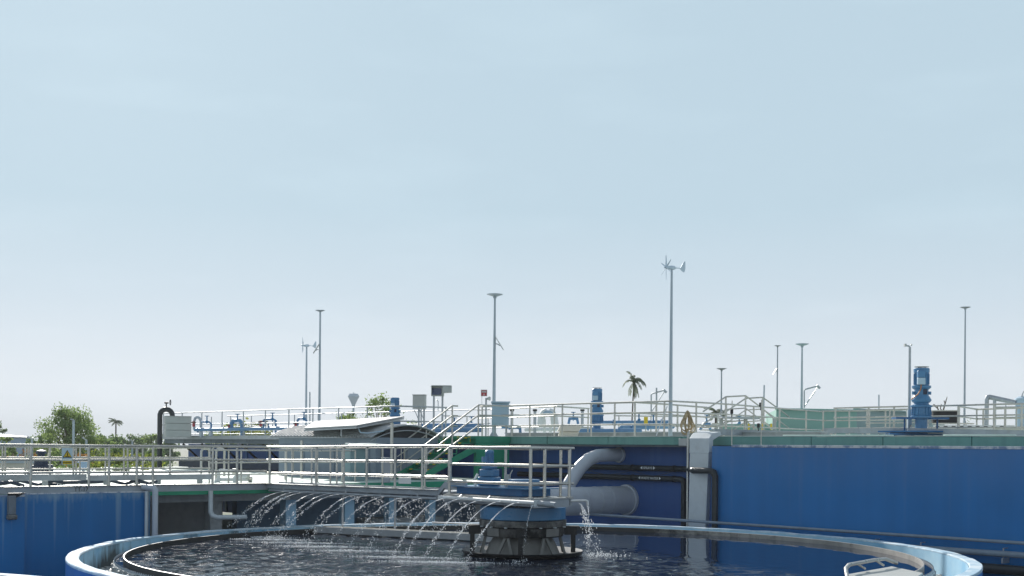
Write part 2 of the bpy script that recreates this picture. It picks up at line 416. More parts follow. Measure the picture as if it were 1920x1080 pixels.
def copy_tree(o, loc, rz=0.0, label=None, parent=None):
    c = o.copy(); COL.objects.link(c)
    if parent is None:
        c.location = loc; c.rotation_euler = (0, 0, rz); ROOT[c.name] = V(loc)
        if label: c['label'] = label
    else: c.parent = parent
    for ch in list(o.children): copy_tree(ch, None, parent=c)
    return c
def arc(c, e0, e1, r, t0, t1, n=8):
    """points on an arc in the plane of e0, e1"""
    return [V(c) + V(e0)*r*math.cos(t0+(t1-t0)*i/n) + V(e1)*r*math.sin(t0+(t1-t0)*i/n) for i in range(n+1)]
def lerp(a, b, t): return a + (b-a)*t
U3, R3, Z3 = V((UX,UY,0)), V((RX,RY,0)), V((0,0,1))
YAW = math.atan2(RY, RX)

def railing(name, label, pts, posts, H=(1.0, 0.66, 0.3), rp=0.028, rr=0.028, mat='steel', group='tubular railings on the decks and walkways', foot=0.0, cat='railing'):
    """pts: base line (world points); posts: fractions along it or world points"""
    pts = [V(p) for p in pts]
    root = thing(name, label, cat, pts[0], group)
    L = [0]
    for a, b in zip(pts, pts[1:]): L.append(L[-1]+(b-a).length)
    def pt(d):
        d = min(max(d, 0), L[-1])
        for i in range(len(pts)-1):
            if d <= L[i+1]+1e-6: return lerp(pts[i], pts[i+1], (d-L[i])/max(1e-6, L[i+1]-L[i]))
    if isinstance(posts, (int, float)):
        n = max(1, round(L[-1]/posts)); pp = [pt(L[-1]*i/n) for i in range(n+1)]
    else: pp = [V(p) for p in posts]
    for p in pp:
        pm = MB().cyl(p-Z3*foot, p+Z3*(H[0]-rr*0.4)+V((rnd.gauss(0,.004), rnd.gauss(0,.004), 0)), rp, seg=10)
        pm.cyl(p+Z3*.002, p+Z3*.016, rp*2.1, seg=10)
        for h in H[1:]: pm.cyl(p+Z3*(h-rr*1.25), p+Z3*(h+rr*1.25), rp*1.22, seg=10)
        pm.build('post', mat, root)
    for k, h in enumerate(H):
        dense = []
        for a_, b_ in zip(pts, pts[1:]):      # rails sag and wander by a few millimetres
            n_ = max(1, int((b_-a_).length/1.3))
            dense += [lerp(a_, b_, i_/n_) + V((0, 0, rnd.gauss(0, .004) if i_ else 0)) for i_ in range(n_)]
        dense.append(pts[-1])
        MB().tube([p+Z3*h for p in dense], rr if k == 0 else rr*0.88, 10).build('top_rail' if k == 0 else 'mid_rail', mat, root)
    return root
# ------------------------------------------------------------------ camera, light, sky
cam = bpy.data.objects.new('camera', bpy.data.cameras.new('camera')); COL.objects.link(cam)
cam.location = (0, 0, E); cam.rotation_euler = (PI/2, -TH, 0)
cam.data.sensor_width = 36; cam.data.lens = F/1920*36; cam.data.shift_y = 298/1920.0
cam.data.clip_end = 6000; SC.camera = cam
SAZ, SEL = math.radians(-20), math.radians(26)
sun = bpy.data.objects.new('sun', bpy.data.lights.new('sun', 'SUN')); COL.objects.link(sun)
sdir = V((math.sin(SAZ)*math.cos(SEL), math.cos(SAZ)*math.cos(SEL), math.sin(SEL)))
sun.rotation_euler = sdir.to_track_quat('Z', 'Y').to_euler()
sun.data.energy = 5.0; sun.data.angle = math.radians(0.5); sun.data.color = (1.0, 0.96, 0.90)
w = bpy.data.worlds.new('World'); SC.world = w; w.use_nodes = True
wn = w.node_tree; bg = wn.nodes['Background']
sky = wn.nodes.new('ShaderNodeTexSky'); sky.sky_type = 'NISHITA'; sky.sun_disc = False
sky.sun_elevation = SEL; sky.sun_rotation = SAZ
sky.altitude = 0; sky.air_density = 1.0; sky.dust_density = SKY_DUST; sky.ozone_density = 2.0
hs = wn.nodes.new('ShaderNodeHueSaturation'); hs.inputs['Saturation'].default_value = SKY_SAT
wn.links.new(sky.outputs[0], hs.inputs['Color'])
# bright tropical haze in the air column evens the clear-sky model out: pale at the horizon, bluer overhead
tcw = wn.nodes.new('ShaderNodeTexCoord'); sxyz = wn.nodes.new('ShaderNodeSeparateXYZ'); wn.links.new(tcw.outputs['Generated'], sxyz.inputs[0])
rw = wn.nodes.new('ShaderNodeValToRGB'); wn.links.new(sxyz.outputs[2], rw.inputs[0])
er = rw.color_ramp.elements; er[0].position = 0.0; er[0].color = (*SKY_H, 1); er[1].position = 1.0; er[1].color = (*SKY_Z, 1)
for p_, c_ in ((0.06, SKY_L), (0.115, SKY_M), (0.185, SKY_T), (0.40, SKY_U)):
    e_ = er.new(p_); e_.color = (*c_, 1)
ga = wn.nodes.new('ShaderNodeVectorMath'); ga.operation = 'SCALE'; ga.inputs['Scale'].default_value = 1.0/SKY_STR
wn.links.new(rw.outputs[0], ga.inputs[0])
# faint thin cloud near the horizon
cm = wn.nodes.new('ShaderNodeMapping'); cm.inputs['Scale'].default_value = (5, 5, 22); wn.links.new(tcw.outputs['Generated'], cm.inputs[0])
cn = wn.nodes.new('ShaderNodeTexNoise'); cn.inputs['Scale'].default_value = 1.2; cn.inputs['Detail'].default_value = 5; wn.links.new(cm.outputs[0], cn.inputs['Vector'])
cr = ramp(wn, cn.outputs[0], 0.5, 0.8, (1,1,1), (1.07,1.06,1.05))
cx_ = wn.nodes.new('ShaderNodeMix'); cx_.data_type = 'RGBA'; cx_.blend_type = 'MULTIPLY'; cx_.inputs[0].default_value = 1.0
wn.links.new(ga.outputs[0], cx_.inputs[6]); wn.links.new(cr, cx_.inputs[7])
mxs = wn.nodes.new('ShaderNodeMix'); mxs.data_type = 'RGBA'; mxs.inputs[0].default_value = SKY_MIX
mrs = wn.nodes.new('ShaderNodeMapRange'); mrs.interpolation_type = 'SMOOTHSTEP'      # the sun's own glare takes over higher up
mrs.inputs[1].default_value = 0.37; mrs.inputs[2].default_value = 0.50; mrs.inputs[3].default_value = SKY_MIX; mrs.inputs[4].default_value = SKY_MIX2
wn.links.new(sxyz.outputs[2], mrs.inputs[0]); wn.links.new(mrs.outputs[0], mxs.inputs[0])
wn.links.new(hs.outputs[0], mxs.inputs[6]); wn.links.new(cx_.outputs[2], mxs.inputs[7]); wn.links.new(mxs.outputs[2], bg.inputs[0])
bg.inputs[1].default_value = SKY_STR
SC.view_settings.view_transform = 'Standard'; SC.view_settings.look = 'None'
SC.view_settings.exposure = EXPO
SC.cycles.sample_clamp_direct = 12; SC.cycles.sample_clamp_indirect = 4

MB().quad((-2500,-200,0),(2500,-200,0),(2500,3500,0),(-2500,3500,0)).build('ground', 'yard_ground', smooth=False)['kind'] = 'structure'
MB().quad((-45,-25,.004),(45,-25,.004),(45,72,.004),(-45,56,.004)).build('pavement', 'concrete', smooth=False)['kind'] = 'structure'

# ------------------------------------------------------------------ the round clarifier
C0 = V((CX, CY, E)); ZR, ZW = -2.2, -2.33
tank = thing('round_clarifier_tank', 'big round clarifier tank with blue outside and pale worn rim in front', 'tank', (CX, CY, 0))
MB().lathe(C0, [(9.33,-E),(9.33,ZR-0.05)], 200).build('outer_wall', 'round_blue', tank)
rimo = MB().lathe(C0, [(9.335,ZR-0.05),(9.335,ZR-0.015),(9.32,ZR),(9.10,ZR),(9.085,ZR-0.015),(9.085,ZR-0.04)], 200).build('rim', 'rim_top', tank)
for v_ in rimo.data.vertices:      # hand trowelled edge: wavers and small chips
    an = math.atan2(v_.co.y, v_.co.x)
    k_ = .005*math.sin(17*an+1)+.004*math.sin(41*an+2)+.003*math.sin(97*an)
    if v_.co.z > E+ZR-.01: v_.co.z += k_*.8 - (.012 if rnd.random() < .04 else 0)
    r_ = math.hypot(v_.co.x, v_.co.y); v_.co.x *= 1+k_*.5/r_; v_.co.y *= 1+k_*.5/r_
iw = MB().lathe(V((CX,CY,E+ZR)), [(9.08,-0.04),(9.08,-1.0)], 200).build('inner_wall', 'rim_inside', tank)
# keep object space on the rim so the dark line is tied to it
iw.location = (0, 0, E+ZR)
for vv in iw.data.vertices: vv.co.z -= (E+ZR)
MB().lathe(C0, [(9.08,-2.95),(8.40,-2.95)], 160).build('launder_floor', 'concrete_dark', tank)
mb = MB()
N = 2000
for rr_ in (8.445, 8.43):
    for j in range(N):
        an = 2*PI*j/N; mb.v.append(C0+V((rr_*math.cos(an), rr_*math.sin(an), -2.95)))
    for j in range(N):
        an = 2*PI*j/N; tooth = 0.055*(abs((j % 4)-2)/2)
        mb.v.append(C0+V((rr_*math.cos(an), rr_*math.sin(an), -2.335+tooth)))
for j in range(N):
    k = (j+1) % N
    mb.f += [(j,k,N+k,N+j), (2*N+j,3*N+j,3*N+k,2*N+k), (N+j,N+k,3*N+k,3*N+j)]
mb.build('weir', 'steel_shade', tank, smooth=False)
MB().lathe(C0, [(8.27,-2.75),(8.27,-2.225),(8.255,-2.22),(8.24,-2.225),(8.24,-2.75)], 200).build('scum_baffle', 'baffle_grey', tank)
for k in range(72):
    an = 2*PI*(k+0.5)/72
    d = V((math.cos(an), math.sin(an), 0))
    MB().beam(C0+d*8.475+Z3*-2.36, C0+d*8.475+Z3*-2.72, 0.018, 0.03, up=d).build('bracket', 'steel_shade', tank)
# rippled water surface: many crossing wavelets, rough under the jets, calm to the right
import numpy as np
rs_ = np.random.RandomState(5); st = 0.03; nG = int(8.3*2/st)+1
gx_ = np.linspace(-8.3, 8.3, nG); GX, GY = np.meshgrid(gx_, gx_, indexing='ij')
Hh = np.zeros_like(GX); Hf = np.zeros_like(GX)
for k in range(70):
    lam = 0.26*(3.6**rs_.rand()); th = rs_.rand()*2*PI; ph = rs_.rand()*2*PI
    Hh += (lam**1.05)*np.sin((GX*1.9*math.cos(th)+GY*0.85*math.sin(th))*2*PI/lam + ph)
for k in range(10):
    lam = 0.6+rs_.rand()*1.4; th = rs_.rand()*2*PI
    Hf += np.sin((GX*math.cos(th)+GY*math.sin(th))*2*PI/lam + rs_.rand()*6)
Hh /= Hh.std(); Hf = 0.5+0.5*np.clip(Hf/3.5, -1, 1)
def sst(x, a, b_):
    t = np.clip((x-a)/(b_-a), 0, 1); return t*t*(3-2*t)
rough = 1.0 - 0.92*sst(GX + 0.6*GY, 1.0, 4.5)
rough *= 0.45 + 0.75*Hf
AMPW = WAVE
Zw = AMPW*rough*Hh
mk_ = GX**2+GY**2 < 8.255**2; idx = -np.ones(GX.shape, int); idx[mk_] = np.arange(mk_.sum())
vco = np.stack([GX[mk_], GY[mk_], Zw[mk_]], 1)
qd_ = np.stack([idx[:-1,:-1], idx[1:,:-1], idx[1:,1:], idx[:-1,1:]], -1).reshape(-1, 4); qd_ = qd_[(qd_ >= 0).all(1)]
me = bpy.data.meshes.new('water'); me.from_pydata(vco.tolist(), [], qd_.tolist()); me.shade_smooth(); me.materials.append(MATS['pond_water'])
o = bpy.data.objects.new('water', me); COL.objects.link(o); o.location = (CX, CY, E+ZW); ROOT[o.name] = V(o.location); o['kind'] = 'structure'
o = MB().lathe(C0, [(8.27,ZW),(8.43,ZW)], 128).build('water', 'pond_water', loc=(CX,CY,E+ZW)); o['kind'] = 'structure'
cu_ = MB().lathe(C0, [(8.446,-2.325),(8.462,-2.34),(8.466,-2.45),(8.49,-2.72)], 240)
o = cu_.build('water', 'white_water', loc=(CX,CY,E-2.5)); o['kind'] = 'structure'
mb = MB(); NA, NR = 420, 9
for i in range(NA):
    an = 2*PI*i/NA
    for j in range(NR):
        r_ = 8.445 + (9.08-8.445)*j/(NR-1)
        z = -2.70 + 0.16*math.exp(-(r_-8.445)*7) + rnd.uniform(-0.03, 0.03)
        mb.v.append(C0+V((r_*math.cos(an), r_*math.sin(an), z)))
for i in range(NA):
    for j in range(NR-1):
        a, b = i*NR+j, ((i+1)%NA)*NR+j
        mb.f.append((a, a+1, b+1, b))
mb.build('water', 'white_water', loc=(CX,CY,E-2.7))['kind'] = 'structure'

# ------------------------------------------------------------------ centre drive column in the clarifier
dc = thing('centre_feed_well', 'grimy round feed well with blue collar standing in the middle of the clarifier', 'feed well', (CX, CY, E-3.3))
MB().lathe(C0, [(0.05,-1.26),(0.88,-1.26),(0.93,-1.29),(0.93,-1.54),(0.90,-1.56),(0.05,-1.56)], 64).build('blue_collar', 'blue_machine', dc)
MB().lathe(C0, [(0.90,-1.56),(0.945,-1.57),(0.945,-1.68),(0.93,-1.70),(0.60,-1.70)], 64).build('concrete_band', 'old_concrete', dc)
MB().lathe(C0, [(0.70,-1.701),(0.90,-1.73),(0.88,-1.90),(0.86,-1.92),(0.3,-1.92)], 64).build('grimy_ring', 'grimy_ring', dc)
for a0_, a1_ in ((-146,-124),(-58,-34),(20,45),(110,140)):
    MB().lathe(C0, [(0.89,-1.72),(0.925,-1.725),(0.915,-1.89),(0.88,-1.895)], 12, a0=math.radians(a0_), a1=math.radians(a1_)).build('pale_panel', 'cone_concrete', dc)
MB().lathe(C0, [(0.60,-1.90),(0.70,-2.05),(0.80,-2.28),(0.80,-3.0)], 48).build('cone', 'cone_concrete', dc)
for k in range(6):
    an = 2*PI*(k+.08)/6
    for s_ in (-0.13, 0.13):
        d0 = V((math.cos(an+s_*0.25), math.sin(an+s_*0.25), 0)); d1 = V((math.cos(an+s_*1.6), math.sin(an+s_*1.6), 0))
        MB().beam(C0+d0*0.80+Z3*-1.91, C0+d1*0.93+Z3*-2.34, 0.06, 0.05, up=d0).build('strut', 'cone_concrete', dc)
MB().lathe(C0, [(0.4,-2.36),(1.0,-2.36),(1.28,-2.30),(1.31,-2.235),(1.30,-2.225),(1.26,-2.235),(1.0,-2.28),(0.5,-2.29)], 64).build('scum_dish', 'black_iron', dc)
for an in (-93, -178, -2, 88):
    d = V((math.cos(math.radians(an)), math.sin(math.radians(an)), 0)); t = V((-d.y, d.x, 0))
    lg = MB().beam(C0+d*1.09+Z3*-2.34, C0+d*1.09+Z3*-1.75, 0.10, 0.10).build('leg', 'black_iron', dc)
    MB().beam(C0+d*0.90+Z3*-1.80, C0+d*1.17+Z3*-1.80, 0.20, 0.17).build('bracket', 'black_iron', lg)
    MB().beam(C0+d*0.88+Z3*-1.705, C0+d*1.22+Z3*-1.705, 0.24, 0.02).build('cap_plate', 'black_iron', lg)
for k in range(16):
    an = 2*PI*k/16; d = V((math.cos(an), math.sin(an), 0))
    MB().box(C0+d*0.955+Z3*-1.712, (0.05,0.05,0.02), an).build('lug', 'duct_grey', dc)

# scum trough from the feed well out to the baffle
tr = thing('scum_trough', 'long grey scum trough just above the water behind the feed well', 'trough', (-2.5, 31.8, E-2.3))
p0, p1 = V((0.1,30.2,E-2.22)), V((-5.1,33.0,E-2.22))
dd = (p1-p0).normalized(); nn = V((-dd.y, dd.x, 0))
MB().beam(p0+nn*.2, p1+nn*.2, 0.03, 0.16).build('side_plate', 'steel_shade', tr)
MB().beam(p0-nn*.2, p1-nn*.2, 0.03, 0.16).build('side_plate', 'steel', tr)
MB().beam(p0+Z3*.02, p1+Z3*.02, 0.36, 0.02).build('trough_cover', 'white_pipe', tr)
for t in (0.14, 0.62, 0.9):
    q = lerp(p0, p1, t)-nn*.25
    MB().beam(q-Z3*.3, V((q.x,q.y,E-1.25)), 0.05, 0.05).build('hanger', 'steel_shade', tr)
MB().tube([lerp(p0,p1,.05)+Z3*.3, lerp(p0,p1,.4)+Z3*.3], 0.02).build('stay_bar', 'steel_shade', tr)

# ------------------------------------------------------------------ bridge over the clarifier
AF, AB_, BC = -11.68, -10.55, -4.91       # front / back edge, centre of the tank
BK = bpx(500, AF)                          # corner where the bridge meets the side walkway
def zb(b): return -0.99 - 0.0085*(b+3.0)
br = thing('access_bridge', 'grey steel access bridge from the side walkway to the middle of the clarifier', 'bridge', S(AF, 0, -1.1))
b0 = bpx(824, AF)
def beamS(a, bA, zA, bB, zB, h, w=0.06):
    return MB().quadbox([S(a-w/2,bA,zA-h),S(a+w/2,bA,zA-h),S(a+w/2,bB,zB-h),S(a-w/2,bB,zB-h),S(a-w/2,bA,zA),S(a+w/2,bA,zA),S(a+w/2,bB,zB),S(a-w/2,bB,zB)])
beamS(AF, b0, zb(b0), BK, zb(BK), 0.13).build('side_beam', 'channel', br)
beamS(AF-0.05, b0, zb(b0)+.006, BK, zb(BK)+.006, 0.012, 0.10).build('beam_flange', 'steel', br)
beamS(AB_, b0-1.2, zb(b0), BK+1.2, zb(BK), 0.13).build('side_beam', 'channel', br)
MB().quadbox([S(AF+.03,b0,zb(b0)-.07),S(AB_-.03,b0,zb(b0)-.07),S(AB_-.03,BK+1.1,zb(BK)-.07),S(AF+.03,BK+1.1,zb(BK)-.07),
              S(AF+.03,b0,zb(b0)-.04),S(AB_-.03,b0,zb(b0)-.04),S(AB_-.03,BK+1.1,zb(BK)-.04),S(AF+.03,BK+1.1,zb(BK)-.04)]).build('grating', 'steel_shade', br, smooth=False)
bk = bpx(836, AF); bk2 = bk-0.75
MB().quadbox([S(AF-.03,b0,zb(b0)-.13),S(AF+.03,b0,zb(b0)-.13),S(AF+.03,bk,-0.93),S(AF-.03,bk,-0.93),
              S(AF-.03,b0,zb(b0)),S(AF+.03,b0,zb(b0)),S(AF+.03,bk,-0.80),S(AF-.03,bk,-0.80)]).build('ramp_beam', 'channel', br)
MB().sbox(AF-.03, AF+.03, bk2, bk, -0.95, -0.80).build('step_plate', 'channel', br)
for k in range(9):
    b = lerp(V((b0+.2,0,0)), V((BK-.2,0,0)), k/8).x
    MB().sbox(AF+.05, AB_-.05, b-.03, b+.03, zb(b)-.20, zb(b)-.075).build('cross_beam', 'channel', br)

# working platform round the drive
pf = thing('drive_platform', 'grey working platform with rusty edge round the blue drive over the clarifier', 'platform', S(-11.5, BC, -1.1))
PA0, PA1, PB0, PB1, PZ = -12.10, -10.88, -6.22, bpx(832, -12.10), -1.05
MB().sbox(PA0, PA1, PB0, PB1, PZ-.03, PZ).build('deck_plate', 'steel', pf, smooth=False)
MB().sbox(PA0+.02, PA0+.08, PB0+.02, PB1-.02, PZ-.17, PZ-.032).build('edge_beam', 'channel', pf)
MB().sbox(PA1-.08, PA1-.02, PB0+.02, PB1-.02, PZ-.17, PZ-.032).build('edge_beam', 'channel', pf)
MB().sbox(PA0+.10, PA1-.10, PB0+.02, PB0+.08, PZ-.20, PZ-.032).build('end_beam', 'channel', pf)
MB().sbox(PA0+.10, PA1-.10, PB1-.08, PB1-.02, PZ-.17, PZ-.032).build('end_beam', 'channel', pf)
for b in (-5.7,-4.1):
    MB().sbox(PA0+.10, PA1-.10, b-.06, b+.06, PZ-.21, PZ-.032).build('cross_beam', 'black_iron', pf)

# railings of bridge and platform
def zbase(b): return zb(b)
fp = [S(AF, b, zb(b)) for b in (BK, bpx(846, AF))]
railing('bridge_railing', 'three bar tubular railing along the near edge of the clarifier bridge', fp,
        [S(AF, bpx(x, AF), zb(bpx(x, AF))) for x in (506, 593, 645, 688, 741, 792, 845)], H=(1.0,.645,.29), rp=.03, rr=.033)
bp = [S(AB_, b, zb(b)) for b in (BK+1.1, bpx(838, AB_))]
railing('bridge_railing', 'railing along the far edge of the clarifier bridge, behind the near railing', bp,
        [S(AB_, bpx(x, AB_), zb(bpx(x, AB_))) for x in (548, 585, 620, 632, 718, 797)], H=(.985,.64,.28), rp=.024, rr=.026)
e1 = S(PA0+.05, PB0+.06, PZ); e2 = S(PA1+.05, PB0+.06, PZ); e0 = S(PA0+.05, PB1-.15, PZ)
railing('platform_railing', 'railing round the drive platform with open end at the middle of the clarifier', [e0, e1, e2],
        [e0, e1-V((0,0,0)), lerp(e1, e2, 0.32), lerp(e1, e2, 0.90)], H=(1.03,.66,.29), rp=.036, rr=.034)
q0, q1 = S(PA1-.05, PB1-.1, PZ), S(PA1-.05, PB0+.35, PZ)
railing('platform_railing', 'railing on the far side of the drive platform, behind the blue motor', [q0, q1],
        [q0, S(PA1-.05, bpx(948, PA1-.05), PZ), q1], H=(1.02,.66,.29), rp=.032, rr=.030)

# blue drive unit on the platform
dr = thing('scraper_drive', 'blue scraper drive with small upright motor on the bridge platform', 'drive unit', S(-11.5, -4.45, PZ))
def pp(px, a): return bpx(px, a)
A1 = -11.35
MB().sbox(A1-.42, A1+.42, pp(1006,A1), pp(884,A1), -1.045, -0.89).build('base_box', 'blue_deep', dr, bevel=.01)
MB().sbox(A1-.50, A1+.50, pp(1016,A1), pp(874,A1), -0.889, -0.868).build('base_flange', 'blue_machine', dr)
cxy = S(A1, pp(983,A1), 0)
MB().lathe(cxy, [(.01,-.865),(.34,-.865),(.34,-.70),(.32,-.69),(.01,-.69)], 40).build('gear_drum', 'blue_machine', dr)
cxy = S(A1, pp(918,A1), 0)
MB().box(cxy+Z3*-.865, (.44,.40,.20), YAW+.5).build('gearbox', 'blue_machine', dr, bevel=.03)
MB().box(cxy+Z3*-.66, (.38,.34,.16), YAW+.5).build('gearbox', 'blue_machine', dr, bevel=.02)
MB().box(cxy+Z3*-.49, (.40,.24,.13), YAW+.5).build('reducer', 'blue_machine', dr, bevel=.02)
mo = MB().lathe(cxy, [(.01,-.55),(.115,-.55),(.115,-.45),(.082,-.44),(.082,-.40),(.10,-.38),(.10,-.33),(.085,-.32),(.085,-.16),(.098,-.15),(.098,-.10),(.08,-.08),(.05,-.07),(.01,-.07)], 28).build('motor', 'blue_machine', dr)
for k in range(12):
    an = 2*PI*k/12; d = V((math.cos(an), math.sin(an), 0))
    MB().beam(cxy+d*.088+Z3*-.32, cxy+d*.088+Z3*-.165, .010, .024, up=d).build('fin', 'blue_machine', mo)
MB().box(cxy+V((-.11,-.09,-.34)), (.10,.10,.12), .5).build('terminal_box', 'blue_machine', mo)
MB().tube([cxy+V((-.30,-.20,-.88)), cxy+V((-.32,-.20,-.72)), cxy+V((-.25,-.2,-.60))], .03).build('oil_pipe', 'white', dr)
pv = S(A1, pp(951,A1), 0)
vv = MB().cyl(pv+Z3*-.865, pv+Z3*-.70, .035).lathe(pv, [(.01,-.70),(.05,-.70),(.05,-.60),(.01,-.60)], 14).build('oil_filler', 'grey_cabinet', dr)
MB().tube([pv+V((.06,0,-.86)), pv+V((.07,0,-.6)), pv+V((.12,0,-.5))], .012).build('dip_rod', 'steel', dr)

# white spray pipes hung on the bridge and the jets from them
sp = thing('spray_pipe', 'white perforated spray pipe along the near edge of the drive platform', 'pipe', S(PA0-.08, PB1, -1.2), 'spray pipes under the clarifier bridge')
sa, sb = S(PA0-.08, bpx(826, PA0-.08), -1.13), S(PA0-.08, bpx(1008, PA0-.08), -1.13)
MB().tube([sa, sb], .045, 12).build('pipe', 'white_pipe', sp)
MB().tube([sa+Z3*.05, sa-Z3*.06], .05, 10).build('end_cap', 'white_pipe', sp)
MB().tube([sb-R3*.02+Z3*.06, sb-R3*.02-Z3*.06], .055, 10).build('end_cap', 'duct_grey', sp)
MB().cyl(sb, sb-U3*.5+R3*.05-Z3*.02, .06, .06).build('feed_pipe', 'channel', sp)
for t in (0.2, .5, .8):
    q = lerp(sa, sb, t); MB().beam(q, q+R3*.1+Z3*.08, .03, .03).build('clamp', 'steel_shade', sp)
sp2 = thing('spray_pipe', 'grey spray pipe under the near beam of the clarifier bridge', 'pipe', S(AF+.02, BK, -1.2), 'spray pipes under the clarifier bridge')
sc_, sd_ = S(AF-.02, bpx(822, AF), zb(b0)-.20), S(AF-.02, BK-.2, zb(BK)-.18)
MB().tube([sc_, sd_], .035, 12).build('pipe', 'channel', sp2)
for t in (.1,.3,.5,.7,.9):
    q = lerp(sc_, sd_, t); MB().beam(q, q+Z3*.10, .03, .03).build('clamp', 'steel_shade', sp2)
sp3 = thing('spray_pipe', 'short white elbow pipe sticking out past the end of the drive platform', 'pipe', S(PA1, PB0, -1.15), 'spray pipes under the clarifier bridge')
g0 = S(-10.95, PB0+.02, -1.12); g1 = at(1098, 940, 26.3); g1.z = g0.z
MB().tube([g0, g1, g1+V((.04,0,-.02)), g1+V((.05,0,-.10))], .026, 10).build('pipe', 'white_pipe', sp3)

def jet(start, vel, label, spread=.03, group='water jets from the spray pipes', cont=.4, ndrop=70, size=.008, zend=ZW):
    """one jet: a smooth rope of water that breaks into drops as it falls"""
    g = 9.81; z0 = start.z-E
    A, B, Cc = g/2, -vel.z, (zend - z0)
    T = (-B + math.sqrt(B*B - 4*A*Cc))/(2*A)
    P = lambda t: start + vel*t + V((0,0,-g/2))*t*t
    mb = MB(); n = 10
    mb.tube([P(T*cont*i/n) for i in range(n+1)], [size*(1.15-.35*i/n)*rnd.uniform(.8,1.25) for i in range(n+1)], 6)
    for k in range(ndrop):
        t = T*(cont*.8 + (1-cont*.8)*((k+rnd.random())/ndrop)); s = (t/T)**2
        d = (vel + V((0,0,-g*t)))
        off = V((rnd.gauss(0,1), rnd.gauss(0,1), rnd.gauss(0,1)))*spread*s
        mb.ball(P(t)+off, .0095*rnd.uniform(.5,1.25), rnd.uniform(1.0,3.0)*(1.2-s*.6), d + off*4)
    for k in range(90):       # fine mist torn off the rope
        t = T*(.25+.75*rnd.random()); s = .3+(t/T)**2
        mb.ball(P(t)+V((rnd.gauss(0,1), rnd.gauss(0,1), rnd.gauss(0,1)))*.045*s, rnd.uniform(.0025,.0045))
    for k in range(26):       # splash crown
        q = P(T) + V((rnd.gauss(0,.10), rnd.gauss(0,.08), abs(rnd.gauss(0,.04))))
        mb.ball(q, size*rnd.uniform(.5,1.1))
    o = mb.build('water_jet', 'water_drops', loc=start, smooth=False)
    tag(o, label, 'water jet', group)
    return P(T)
land = []
N3 = -R3
xs_bridge = (548, 562, 580, 604, 626, 652, 678, 704, 736, 770, 806)
for k, x in enumerate(xs_bridge):
    b = bpx(x, AF); q = S(AF-.06, b, zb(b)-.19)
    v = N3*rnd.uniform(3.3, 3.75) + U3*rnd.uniform(-.15,.25) + Z3*rnd.uniform(-.1,.35)
    scat = .075 if x < 610 else .05
    land.append(jet(q, v, 'thin water jet arcing from the grey bridge spray pipe, one in the long row', scat, cont=.42, size=.0060, ndrop=150 if x < 610 else 120))
for k, x in enumerate((838, 866, 905, 940, 975)):
    b = bpx(x, PA0-.12); q = S(PA0-.13, b, -1.13)
    land.append(jet(q, N3*rnd.uniform(2.9,3.3) + U3*rnd.uniform(-.05,.1) + Z3*rnd.uniform(-.15,.05), 'smooth water jet arcing from the white spray pipe beside the drive', .03, cont=.62, ndrop=120, size=.0070))
q = S(PA0-.1, bpx(1000, PA0-.1), -1.18)
jet(q, V((-.42,-.25,-.2)), 'single water dribble falling from the end of the white spray pipe', .02, group=None, cont=.12, ndrop=42, size=.017)
xs_back = (637, 675, 720, 753, 802, 840, 894)
for x in xs_back:
    b = bpx(x, AB_); q = S(AB_+.1, b, -1.22)
    mb = MB()
    for k in range(210):
        sprd = V((rnd.gauss(0,.34), rnd.gauss(0,.34), rnd.gauss(0,.28)))
        v = R3*1.75 + V((.35,0,0)) + Z3*.1 + sprd; t = rnd.random()**.8*.46
        q1_ = q + v*t - Z3*4.9*t*t
        if q1_.z > E+ZW: mb.ball(q1_, rnd.uniform(.005,.012), rnd.uniform(1,2.4), v-Z3*9.8*t)
    tag(mb.build('water_spray', 'water_drops', loc=q, smooth=False), 'loose water spray falling from the far side of the clarifier bridge, one of seven', 'water spray', 'sprays on the far side of the bridge')
mb = MB(); q = at(1086, 944, 26.6)
for k in range(420):
    t = rnd.random()**.75*.50
    v = V((.62,.3,-.35)) + V((rnd.gauss(0,.22), rnd.gauss(0,.22), rnd.gauss(0,.3)))*(.35+t*1.6)
    q1_ = q + v*t - Z3*4.2*t*t
    if q1_.z > E+ZW: mb.ball(q1_, rnd.uniform(.005,.0125), rnd.uniform(1,2.6), v-Z3*9.8*t)
for k in range(40):
    t = k/40*.5; q1_ = V((g1.x+.05, g1.y, g1.z-.12)) - Z3*4.9*t*t + V((.1*t+rnd.gauss(0,.01),0,0))
    if q1_.z > E+ZW: mb.ball(q1_, .011, 1.8)
for k in range(260):
    mb.ball(V((q.x+.5+rnd.gauss(0,.28), q.y+.3+rnd.gauss(0,.35), E+ZW+abs(rnd.gauss(0,.02)))), rnd.uniform(.006,.016))
tag(mb.build('water_spray', 'water_drops', loc=q, smooth=False), 'wide fan of spray falling from the short white elbow pipe beside the drive', 'water spray')
# white flecks for splash and painted sun glints where the jets strike
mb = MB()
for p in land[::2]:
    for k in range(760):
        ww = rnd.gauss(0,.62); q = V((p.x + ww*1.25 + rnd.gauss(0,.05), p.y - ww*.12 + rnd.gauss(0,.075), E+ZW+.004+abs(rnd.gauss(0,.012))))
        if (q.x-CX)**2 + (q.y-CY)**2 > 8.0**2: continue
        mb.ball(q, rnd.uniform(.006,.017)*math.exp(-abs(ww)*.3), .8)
tag(mb.build('splash_glints', 'water_drops', loc=(-2,26,E+ZW), smooth=False), kind='stuff')
